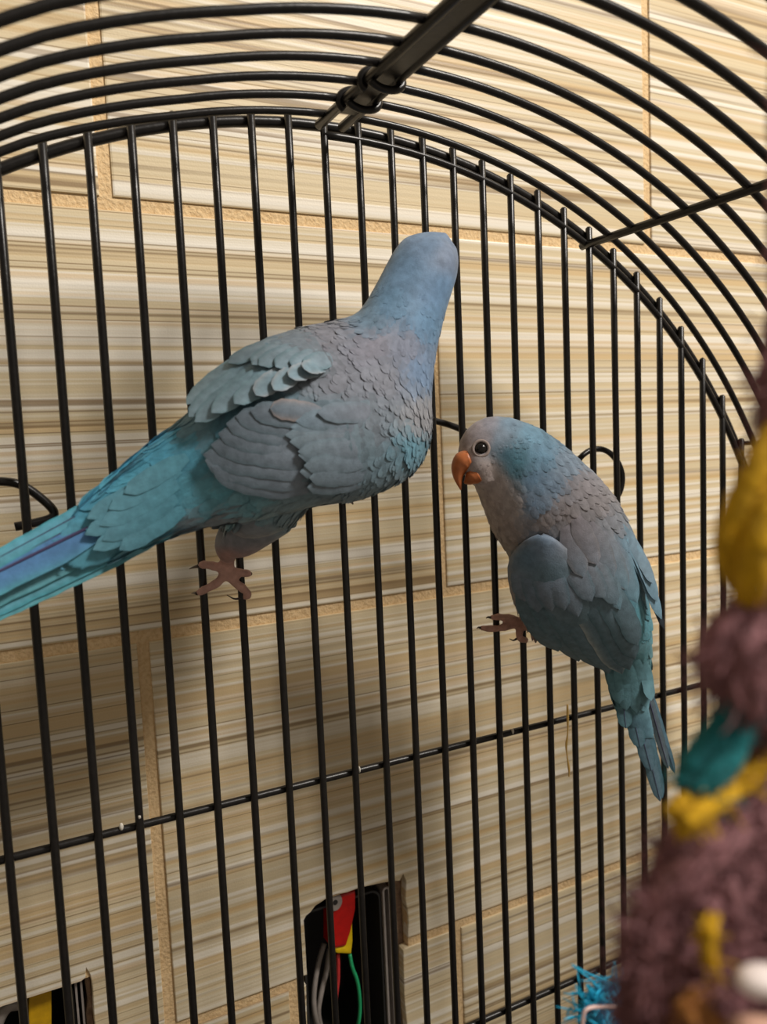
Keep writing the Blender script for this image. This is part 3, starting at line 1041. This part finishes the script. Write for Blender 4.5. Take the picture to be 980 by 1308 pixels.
    spec = [  # base px, tip px, width px, colours, lift
        ((220, 674), (-60, 806), 28, cyan, srgb(96, 178, 190), -.0040), ((210, 668), (-100, 818), 34, srgb(90, 172, 188), cyan, -.0028),
        ((200, 602), (-60, 742), 28, srgb(76, 176, 204), cyan, -.0034), ((195, 614), (-105, 775), 36, srgb(80, 172, 200), srgb(90, 172, 190), -.0020),
        ((190, 662), (-140, 824), 40, srgb(92, 172, 188), srgb(96, 170, 182), -.0014), ((182, 628), (-130, 792), 46, srgb(80, 168, 196), srgb(90, 166, 190), -.0006),
        ((165, 653), (-185, 826), 60, srgb(74, 140, 196), srgb(72, 138, 192), .0022)]
    for q, (a, c, wp, ca, cb, lf) in enumerate(spec):
        pts = []
        for t in (0, .35, .7, 1):
            u = a[0] * (1 - t) + c[0] * t; v = a[1] * (1 - t) + c[1] * t
            y = -.068 - .010 * t
            pts.append(at(u, v, y) + nrm * (lf + .002))
        wd = wp * depth_of(pts[1]) / F_PX
        feather('tail_feather', pts, nrm, wd, root, colA=ca, colB=cb, edge=np.array(srgb(92, 172, 186)) if q == 6 else np.array(cb) * .85, shaft=(74, 66, 104), rows=20, camber=.16, taper=.25, point=.7, shaft_r=.0008 if q == 6 else .0003)
    # upper tail coverts
    for q, (a, c) in enumerate((((230, 600), (140, 652)), ((228, 618), (128, 672)), ((226, 636), (130, 690)), ((235, 650), (150, 700)), ((240, 584), (160, 632)), ((215, 628), (108, 684)), ((205, 612), (112, 664)), ((212, 650), (118, 702)))):
        drape_feather(dr, 'tail_covert', [a, ((a[0] + c[0]) / 2, (a[1] + c[1]) / 2), c], [.0012, .0022, .0040], 26, root, colA=np.array(srgb(78, 168, 190)) * random.uniform(.88, 1.06), colB=np.array(srgb(88, 162, 180)) * random.uniform(.88, 1.08), point=.6, rows=10, cols=5)
    return root


# ================================================================ parrot on the right, in profile
def right_parrot():
    pairs = [((590, 560), (650, 532)), ((594, 592), (685, 545)), ((606, 620), (712, 562)), ((616, 645), (742, 588)), ((630, 680), (778, 625)), ((650, 712), (806, 675)), ((655, 758), (823, 732)),
             ((672, 796), (830, 785)), ((705, 820), (831, 820)), ((745, 838), (830, 848)), ((771, 853), (828, 872)), ((782, 886), (827, 893)), ((796, 918), (833, 920)), ((812, 945), (838, 944))]
    ys = [-.043, -.044, -.045, -.046, -.047, -.047, -.047, -.047, -.047, -.047, -.048, -.050, -.052, -.054]
    ra = [.55, .80, .82, .80, .80, .80, .80, .78, .74, .66, .60, .50, .34, .22]
    body, spine = loft(pairs, ys, ra)
    root = empty('parrot', at(655, 802, -.004), 'blue parrot in profile with orange beak and grey face, clinging upright to the bars', 'parrot')
    parts = [body]
    parts.append(blob_px(635, 577, -.044, 50, 46, .0170))
    parts.append(blob_px(615, 588, -.044, 27, 32, .0130))
    parts.append(blob_px(620, 604, -.044, 23, 21, .0120))
    yt = BY - .0044
    F0 = at(668, 796, -.0085)
    parts.append(tube(spline([at(715, 790, -.040), at(694, 797, -.020), at(680, 797, -.012), F0], 14), np.linspace(.012, .0034, 14), 12))
    tA = [F0, at(655, 790, yt - .001), at(640, 788, yt), at(627, 789, yt + .002)]
    tB = [F0, at(650, 800, yt - .001), at(632, 803, yt - .001), at(614, 802, yt + .002)]
    tC = [F0, at(664, 806, yt - .001), at(664, 815, yt - .001), at(673, 818, yt + .002)]
    tD = [F0, at(674, 790, yt), at(676, 783, yt + .002), at(672, 780, BY)]
    for t in (tA, tB, tC, tD):
        parts.append(toe(t, .0026, .0021))
    G0 = np.array([.331, -.0100, .085])
    parts.append(tube(spline([at(750, 760, -.045), G0 + [0, -.016, .003], G0], 12), np.linspace(.011, .0036, 12), 12))
    farclaws = []
    for ex, ez in ((.316, .092), (.318, .077), (.345, .092), (.343, .078)):
        e = np.array([ex, yt + .001, ez])
        parts.append(toe([G0, (G0 + e) / 2 + [0, -.0008, 0], e], .0026, .0021))
        farclaws.append((e, unit(e - G0)))
    co, no, polys = remeshed('parrot_body', parts, .0011, 5)
    pig = Pigment(gain=.80, pts=[
        (592, 560, 158, 148, 146), (605, 545, 156, 150, 152), (625, 538, 146, 150, 160), (650, 540, 112, 146, 166), (600, 575, 168, 156, 150), (620, 560, 150, 146, 148), (640, 560, 116, 140, 156),
        (648, 580, 56, 112, 130), (660, 590, 52, 114, 130), (638, 572, 92, 118, 132), (655, 602, 60, 114, 130), (664, 578, 70, 126, 144),
        (625, 600, 178, 166, 158), (610, 612, 178, 166, 158), (640, 615, 172, 162, 154), (630, 635, 176, 164, 154), (650, 645, 168, 160, 152), (640, 665, 164, 152, 142), (650, 690, 158, 148, 138),
        (675, 560, 96, 148, 172), (690, 580, 96, 146, 172), (680, 610, 96, 138, 166), (700, 620, 108, 138, 160), (725, 590, 120, 146, 164), (680, 645, 104, 138, 164),
        (740, 620, 142, 140, 142), (720, 650, 140, 136, 136), (690, 665, 146, 140, 136), (760, 640, 138, 136, 136), (780, 670, 128, 136, 142), (740, 680, 128, 128, 130), (770, 700, 116, 126, 132),
        (800, 690, 104, 142, 160), (815, 730, 92, 146, 164), (690, 690, 112, 142, 166), (670, 710, 90, 126, 148), (700, 740, 90, 122, 136), (740, 750, 94, 122, 134), (770, 760, 96, 126, 136),
        (800, 770, 80, 144, 158), (822, 790, 74, 156, 170), (680, 780, 90, 122, 134), (720, 800, 90, 120, 130), (770, 820, 90, 122, 132), (800, 830, 76, 140, 148), (780, 850, 84, 136, 140), (820, 850, 76, 148, 156),
        (800, 890, 82, 140, 148), (820, 900, 92, 146, 158), (810, 930, 84, 134, 150),
        (700, 815, 136, 148, 150), (668, 796, 150, 112, 100), (640, 795, 150, 112, 100), (620, 800, 150, 112, 100)])
    col = pig(co)
    footm = (co[:, 1] > -.0175)
    col[footm] = np.array(srgb(180, 138, 122))
    obj('body', co, polys, M_PLUME, root, colors=col, uvs=np.zeros((len(co), 2)))

    def lenf(s):
        return np.interp(s, [0, .15, .3, .45, .75, 1], [.0038, .0050, .0074, .0105, .0125, .014])
    uv = project(co)
    near_eye = np.hypot(uv[:, 0] - 614.5, uv[:, 1] - 573) < 10
    beakz = (uv[:, 0] < 600) & (uv[:, 1] > 572) & (uv[:, 1] < 625)
    plumage('contour_feathers', co, no, spine, pig, root, 4800, lenf, ~footm & ~near_eye & ~beakz & (flow_at(co, spine)[1] > .03) & (flow_at(co, spine)[1] < .86), jitter=.12, lift=.0006)

    for e, d in ((at(627, 789, yt + .002), np.array([-.8, .7, .2])), (at(614, 802, yt + .002), np.array([-.2, 1, 0])), (at(672, 780, BY), np.array([.2, 1, .2]))):
        d = unit(d)
        claw(root, e, e + d * .0014 + [0, .0004, 0], e + d * .0022 + [0, .0014, -.0010], .0009)
    claw(root, at(660, 816, yt), at(656, 818, yt), at(651, 816, yt), .0008)
    for e, d in farclaws:
        claw(root, e, e + d * .003 + [0, .0012, 0], e + d * .005 + [0, .004, 0])

    dr = Drape(co, polys, .45)
    # eye: pale ring, dark ball; mirrored on the hidden side
    p, n = dr(614.5, 573, 0)
    n = unit(n * .5 - unit(p - CAM) * .5)
    a = unit(np.cross(n, [0, 0, 1])); b = np.cross(a, n)
    C0 = at(614.5, 573, -.044)
    vdir = unit(C0 - CAM)
    for sgn in (1, -1):
        pc = p if sgn > 0 else p + vdir * 2 * ((C0 - p) @ vdir)
        nn = n if sgn > 0 else n - 2 * vdir * (n @ vdir)
        ringp = [pc + nn * .0002 + (a * math.cos(t) + b * math.sin(t)) * .0042 for t in np.linspace(0, 2 * math.pi, 25)]
        V, Fc = tube(ringp, .0009, 8, cap=False)
        obj('eye_ring', V, Fc, plain('eye_ring_skin', srgb(150, 136, 130), rough=.8), root)
        V, Fc = ellipsoid(pc - nn * .0006, [a * .0034, b * .0034, nn * .0028], 16, 10)
        obj('eye', V, Fc, M_EYE, root)
    # beak: upper hooked mandible and the lower one
    yb = -.044
    d = depth_of(at(592, 590, yb))

    def mandible(name, cl, hw, thick):
        P = spline([atd(u, v, d) for u, v in cl], 16)
        W = np.interp(np.linspace(0, 1, 16), np.linspace(0, 1, len(hw)), hw) * d / F_PX
        Tk = np.interp(np.linspace(0, 1, 16), np.linspace(0, 1, len(thick)), thick)
        T = np.gradient(P, axis=0); T /= np.linalg.norm(T, axis=1, keepdims=True)
        V = []
        for i in range(16):
            bz = unit(P[i] - CAM); aa = unit(np.cross(T[i], bz))
            for k in range(14):
                t = 2 * math.pi * k / 14
                V.append(P[i] + aa * W[i] * math.cos(t) + bz * Tk[i] * math.sin(t))
        Fc = [(i * 14 + k, i * 14 + (k + 1) % 14, (i + 1) * 14 + (k + 1) % 14, (i + 1) * 14 + k) for i in range(15) for k in range(14)]
        Fc += [tuple(range(13, -1, -1)), tuple(15 * 14 + k for k in range(14))]
        return obj(name, V, Fc, M_BEAK, root)
    mandible('upper_beak', [(601, 586), (592, 590), (586.5, 599), (585.5, 611), (589, 626)], [12, 14, 10.5, 5.8, .8], [.0068, .0066, .0052, .003, .0006])
    mandible('lower_beak', [(611, 605), (604, 609), (598, 614), (593, 617)], [12, 11, 6.5, 1.2], [.0060, .0056, .0040, .0012])

    # ---- near wing shell (bulges over the flank)
    def shell(A, B, lifts, n=18, m=10):
        A = spline(A, n); B = spline(B, n)
        V, Nn, s = [], [], []
        for i in range(n):
            for j in range(m):
                t = j / (m - 1); q = i / (n - 1)
                u, v = A[i] * (1 - t) + B[i] * t
                lf = np.interp(q, *lifts) * (.35 + .65 * math.sin(math.pi * (.12 + .76 * t)))
                p, nn = dr(u, v, lf)
                V.append(p); Nn.append(nn); s.append(q)
        V = np.array(V).reshape(n, m, 3)
        for _ in range(2):
            V[1:-1] = .5 * V[1:-1] + .25 * (V[:-2] + V[2:])
        V = V.reshape(-1, 3); Nn = np.array(Nn)
        nb = len(V); allv = np.vstack([V, V - Nn * .0018])
        Fc = []
        for i in range(n - 1):
            for j in range(m - 1):
                a = i * m + j
                Fc.append((a, a + 1, a + m + 1, a + m)); Fc.append((nb + a + m, nb + a + m + 1, nb + a + 1, nb + a))
        loop = [j for j in range(m)] + [i * m + m - 1 for i in range(1, n)] + [(n - 1) * m + j for j in range(m - 2, -1, -1)] + [i * m for i in range(n - 2, 0, -1)]
        for a, b_ in zip(loop, loop[1:] + loop[:1]):
            Fc.append((b_, a, nb + a, nb + b_))
        return obj('wing', allv, Fc, M_PLUME, root, colors=pig(allv), uvs=np.zeros((len(allv), 2))), V, Nn, np.array(s)
    A = [(687, 681), (668, 688), (652, 710), (654, 745), (664, 778), (688, 806), (722, 822), (758, 838), (782, 848)]
    B = [(694, 680), (708, 685), (720, 697), (742, 716), (766, 744), (786, 772), (798, 800), (804, 826), (804, 846)]
    wn, P1, N1, s1 = shell(A, B, ((0, .12, .55, 1), (.0050, .0064, .0044, .0018)))
    slate = srgb(90, 118, 130); dk = srgb(76, 102, 112)
    fl = [((668, 745), (684, 790), (716, 822), 24), ((680, 740), (702, 788), (742, 834), 26), ((692, 738), (722, 790), (764, 842), 26), ((706, 734), (738, 790), (780, 850), 26),
          ((720, 732), (756, 790), (794, 851), 26), ((734, 732), (770, 784), (801, 846), 24), ((746, 730), (780, 776), (805, 832), 22), ((756, 728), (790, 770), (806, 816), 20)]
    for q, (a, b, c, wp) in enumerate(fl):
        drape_feather(dr, 'flight_feather', [a, b, c], [.0030, .0060, .0056 + .0003 * q], wp + 8, wn, colA=np.array(slate) * random.uniform(.88, 1.05), colB=np.array(srgb(90, 122, 132)) * random.uniform(.9, 1.1),
                      edge=np.array(srgb(150, 160, 160)) if q == 4 else np.array(dk) * 1.15, point=.74)
    for q in range(8):
        t = q / 7
        a = np.array((664, 720)) * (1 - t) + np.array((748, 706)) * t
        c = np.array((676, 776)) * (1 - t) + np.array((782, 768)) * t
        c = c + np.array((0, random.uniform(-14, 14)))
        m_ = (a + c) / 2
        drape_feather(dr, 'covert_feather', [a, m_, c], [.0020, .0058, .0064 + .0002 * (q % 2)], 28, wn, colA=pig(dr(a[0], a[1], 0)[0])[0], colB=pig(dr(c[0], c[1], 0)[0])[0] * random.uniform(.92, 1.06), edge=pig(dr(m_[0], m_[1], 0)[0])[0] * .92, point=.55, rows=10, cols=5)
    # scapulars over the back edge of the wing
    for q, (a, c) in enumerate((((735, 660), (758, 720)), ((752, 668), (778, 735)), ((768, 680), (794, 752)), ((742, 690), (768, 752)), ((784, 694), (806, 768)), ((722, 672), (742, 735)), ((760, 705), (786, 775)))):
        m_ = ((a[0] + c[0]) / 2, (a[1] + c[1]) / 2)
        drape_feather(dr, 'scapular_feather', [a, m_, c], [.0003, .0040, .0056], 28, root, colA=pig(dr(a[0], a[1], 0)[0])[0], colB=pig(dr(c[0], c[1], 0)[0])[0] * random.uniform(.92, 1.06), edge=pig(dr(m_[0], m_[1], 0)[0])[0] * .93, point=.5, rows=10, cols=5)
    # ---- far wing: its folded tip stands off the back
    fw = None
    for q, (a, b, c, wp, cc) in enumerate((((806, 700), (826, 745), (846, 803), 12, srgb(40, 52, 60)), ((800, 690), (822, 735), (842, 790), 18, srgb(112, 160, 180)), ((798, 680), (820, 722), (836, 768), 20, srgb(110, 152, 170)), ((794, 672), (814, 708), (830, 745), 20, srgb(112, 146, 162)))):
        o = drape_feather(dr, 'wing' if fw is None else 'flight_feather', [a, b, c], [.0004, .0014 + .0003 * q, .0018 + .0004 * q], wp, root if fw is None else fw, colA=np.array(cc), colB=np.array(cc) * .92, point=.6)
        if fw is None: fw = o
    # ---- tail
    nrm = unit(-unit(at(820, 930, -.05) - CAM) + np.array([.1, 0, .1]))
    st = srgb(98, 142, 162); gr = srgb(104, 126, 136)
    spec = [((792, 858), (800, 930), 22, srgb(78, 124, 134), -.0034), ((800, 870), (818, 955), 24, srgb(84, 128, 142), -.0026), ((822, 868), (854, 982), 13, gr, -.0018), ((825, 870), (862, 988), 11, st, -.0012),
            ((802, 872), (832, 985), 24, srgb(90, 130, 146), -.0006), ((811, 870), (846, 1020), 17, srgb(88, 134, 152), .0004), ((805, 868), (843, 1024), 20, srgb(98, 138, 154), .0014)]
    for q, (a, c, wp, cc, lf) in enumerate(spec):
        pts = []
        for t in (0, .35, .7, 1):
            pts.append(at(a[0] * (1 - t) + c[0] * t, a[1] * (1 - t) + c[1] * t, -.049 - .006 * t) + nrm * (lf + .002))
        feather('tail_feather', pts, nrm, wp * depth_of(pts[1]) / F_PX, root, colA=np.array(cc) * .95, colB=cc, edge=np.array(cc) * .75, shaft=(70, 62, 96), rows=18, camber=.2, taper=.2, point=.78, shaft_r=.0003)
    for a, c in (((790, 845), (800, 905)), ((800, 842), (812, 908)), ((812, 840), (822, 902)), ((822, 845), (828, 892)), ((782, 850), (792, 896))):
        drape_feather(dr, 'tail_covert', [a, ((a[0] + c[0]) / 2, (a[1] + c[1]) / 2), c], [.0008, .0022, .0034], 18, root, colA=np.array(srgb(84, 142, 150)) * random.uniform(.9, 1.05), colB=np.array(srgb(86, 138, 148)) * random.uniform(.9, 1.08), point=.6, rows=10, cols=5)
    return root


left_parrot()
right_parrot()


# ------------------------------------------------------------------ rope toy hanging inside, close to the lens
M_PUR = plain('mauve_cotton', srgb(128, 88, 92), rough=.95, noise=.35, scale=500, bump=.001)
M_YELR = plain('yellow_cotton', srgb(186, 144, 10), rough=.95, noise=.25, scale=500, bump=.001)
M_TEAL = plain('teal_cotton', srgb(14, 98, 102), rough=.95, noise=.3, scale=500, bump=.001)
M_TURQ = plain('turquoise_cotton', srgb(28, 168, 208), rough=.9, noise=.3, scale=500, bump=.001)


def strand(name, path, r, mat, parent, plies=3, turns=60., fuzz=0, fl=.008, label=None, rscale=None):
    turns = turns / RS; fl = fl * RS; fuzz = int(fuzz * .6)
    """twisted rope along path with loose fibres teased out of it"""
    P = spline(path, 70)
    seg = np.linalg.norm(np.diff(P, axis=0), axis=1)
    S = np.concatenate([[0], np.cumsum(seg)])
    T = np.gradient(P, axis=0); T /= np.linalg.norm(T, axis=1, keepdims=True)
    a = unit(np.cross(T[0], [.3, .9, .2])); fr = []
    for i in range(len(P)):
        a = unit(a - T[i] * (a @ T[i])); fr.append((a, np.cross(T[i], a)))
    rr = np.full(len(P), r) if np.isscalar(r) else np.interp(np.linspace(0, 1, len(P)), np.linspace(0, 1, len(r)), r)
    rr = rr * (RS if rscale is None else rscale) * (1 + .10 * np.sin(S * 210 + r_seed(name, path)))
    parts = []
    for k in range(plies):
        Q = []
        for i in range(len(P)):
            t = S[i] * turns + 2 * math.pi * k / plies
            Q.append(P[i] + (fr[i][0] * math.cos(t) + fr[i][1] * math.sin(t)) * rr[i] * .5)
        parts.append(tube(Q, rr * .56, 9))
    for _ in range(fuzz):
        i = random.randrange(2, len(P) - 2)
        t = random.uniform(0, 2 * math.pi)
        o = fr[i][0] * math.cos(t) + fr[i][1] * math.sin(t)
        d = unit(o + T[i] * random.gauss(0, .8) + np.array([0, 0, -.25]))
        L = random.uniform(.4, 1.2) * fl
        q0 = P[i] + o * rr[i] * .8
        curl = rng.normal(0, 1, 3) * .4
        pts = [q0, q0 + d * L * .5 + curl * L * .25, q0 + unit(d + curl) * L]
        parts.append(tube(spline(pts, 5), np.linspace(.00028, .00012, 5), 4))
    V, Fc = merge(parts)
    o = obj(name, V, Fc, mat, parent)
    if label: o['label'] = label
    return o


def r_seed(name, path):
    return float(np.asarray(path[0])[0] * 91.7)


toy = empty('rope_toy', at(930, 1340, -.32), 'frayed mauve, yellow and teal cotton rope toy hanging beside the parrots', 'rope toy')
yt = -.325
RS = .62            # rope gauge
A_ = lambda pts: [at(u, v, yt + dy * RS) for u, v, dy in pts]
topx = at(1004, 420, yt)
strand('hanging_rope', [(topx[0] + .003, topx[1], CZ + math.sqrt(.357 ** 2 - (topx[0] - CX) ** 2)), (topx[0] + .002, topx[1], .31), topx] + A_([(992, 480, 0), (990, 540, .002), (985, 610, .004), (990, 700, .006)]), .0052, M_PUR, toy, fuzz=420)
strand('yellow_strand', A_([(1000, 548, -.004), (982, 590, -.006), (966, 640, -.006), (958, 690, -.006), (962, 740, -.005), (974, 775, -.002), (1000, 800, .004)]), [.004, .0062, .0075, .0078, .0070, .0055, .004], M_YELR, toy, fuzz=90, fl=.006)
strand('yellow_strand', A_([(1010, 560, .004), (992, 620, .002), (985, 690, .002), (990, 760, .002)]), .006, M_YELR, toy, fuzz=120, fl=.006)
strand('mauve_strand', A_([(1010, 770, .0), (965, 790, -.004), (938, 825, -.005), (944, 870, -.004), (968, 905, -.002), (1000, 930, .002)]), [.006, .0072, .0078, .0076, .007, .006], M_PUR, toy, fuzz=700, fl=.009)
strand('mauve_strand', A_([(1015, 820, .004), (987, 850, .003), (981, 900, .003), (996, 960, .003), (1010, 1010, .003)]), .008, M_PUR, toy, fuzz=300, fl=.008)
strand('teal_strand', A_([(985, 890, -.002), (950, 902, -.003), (930, 932, -.003), (914, 965, -.003), (897, 990, -.003), (880, 1014, -.003)]), [.005, .0062, .0066, .0068, .0060, .0038], M_TEAL, toy, fuzz=100, fl=.007)
strand('teal_strand', A_([(962, 930, .006), (940, 970, .006), (918, 1002, .006), (898, 1022, .006)]), .0066, M_TEAL, toy, fuzz=160, fl=.007)
strand('yellow_strand', A_([(972, 900, .004), (966, 935, .003), (962, 968, .003), (964, 1000, .004)]), .0040, M_YELR, toy, fuzz=140, fl=.006)
strand('yellow_strand', A_([(985, 970, .0), (950, 992, -.003), (915, 1016, -.005), (885, 1037, -.006), (866, 1050, -.006)]), [.003, .0036, .0042, .0046, .0040], M_YELR, toy, fuzz=70, fl=.006)
strand('yellow_loop', A_([(960, 950, .009), (944, 945, .008), (936, 960, .008), (944, 975, .008), (955, 985, .008)]), .0011, M_YELR, toy, plies=2, turns=500, fuzz=20)
# big mauve bundle of loops at the bottom
rb = random.Random(5)
bund = [[(1000, 985), (945, 1040), (900, 1080), (868, 1140), (850, 1200), (840, 1270), (860, 1340)],
        [(1010, 1040), (960, 1080), (920, 1130), (890, 1190), (880, 1260), (900, 1340)],
        [(1005, 1110), (970, 1150), (945, 1210), (930, 1270), (935, 1345)],
        [(930, 1070), (885, 1100), (858, 1150), (838, 1205), (832, 1265), (832, 1345)],
        [(890, 1180), (865, 1225), (848, 1262), (836, 1300), (828, 1350)],
        [(1010, 1190), (985, 1230), (960, 1290), (955, 1350)],
        [(1020, 960), (990, 1010), (975, 1070), (990, 1140), (1010, 1180)],
        [(900, 1130), (915, 1170), (910, 1220), (895, 1280), (890, 1350)]]
for q, pth in enumerate(bund):
    dy = (.000, .006, .010, .004, .000, .008, .006, -.004)[q]
    strand('mauve_strand', A_([(u, v, dy + rb.uniform(-.003, .003)) for u, v in pth]), (.0082, .0085, .008, .0078, .0066, .008, .008, .007)[q], M_PUR, toy, fuzz=700, fl=.010)
strand('yellow_strand', A_([(912, 1170, -.011), (906, 1195, -.013), (905, 1225, -.012), (912, 1250, -.009)]), .0019, M_YELR, toy, fuzz=30, fl=.005)
strand('brown_strand', A_([(870, 1270, -.010), (885, 1290, -.012), (905, 1310, -.012), (920, 1345, -.012)]), .0036, plain('ochre_cotton', srgb(146, 96, 44), rough=.95, noise=.3, scale=500), toy, fuzz=60, fl=.006)
# turquoise frayed tuft, further from the lens
yq = -.22
parts = []
c0 = at(780, 1288, yq)
for q in range(620):
    d = unit(np.array([rng.normal(0, .9), rng.normal(0, .5), rng.normal(.35, .8)]))
    L = rng.uniform(.003, .012)
    s0 = c0 + np.array([rng.normal(.001, .0042), rng.normal(0, .003), rng.normal(-.003, .0040)])
    cu = rng.normal(0, 1, 3) * .6
    parts.append(tube(spline([s0, s0 + d * L * .5 + cu * L * .22, s0 + unit(d + cu * .6) * L], 5), np.linspace(.00055, .0002, 5), 4))
V, Fc = merge(parts)
tf = obj('turquoise_tuft', V, Fc, M_TURQ, toy)
tf['kind'] = 'stuff'
strand('turquoise_strand', [at(u, v, yq) for u, v in ((782, 1268), (780, 1288), (786, 1312), (804, 1350))], [.0050, .0074, .0080, .007], M_TURQ, toy, fuzz=120, fl=.008, rscale=1)
V, Fc = tube(spline([at(u, v, yq - .006) for u, v in ((744, 1330), (745, 1300), (752, 1288), (775, 1286), (800, 1287), (830, 1292))], 30), .0006, 6)
obj('binding_wire', V, Fc, plain('pale_wire', srgb(206, 176, 170), rough=.4), toy)
# white bead on the toy
cb = at(975, 1253, yt - .014)
V, Fc = ellipsoid(cb, [RIGHT * .0040, DOWN * .0022, FWD * .0028], 16, 10)
tag(obj('bead', V, Fc, M_WHITE, toy), 'white oblong plastic bead')
cb = at(965, 1325, yt - .012)
V, Fc = ellipsoid(cb, [RIGHT * .0058, DOWN * .0029, FWD * .003], 16, 10)
obj('bead', V, Fc, plain('tan_wood', srgb(190, 150, 128), rough=.6), toy)
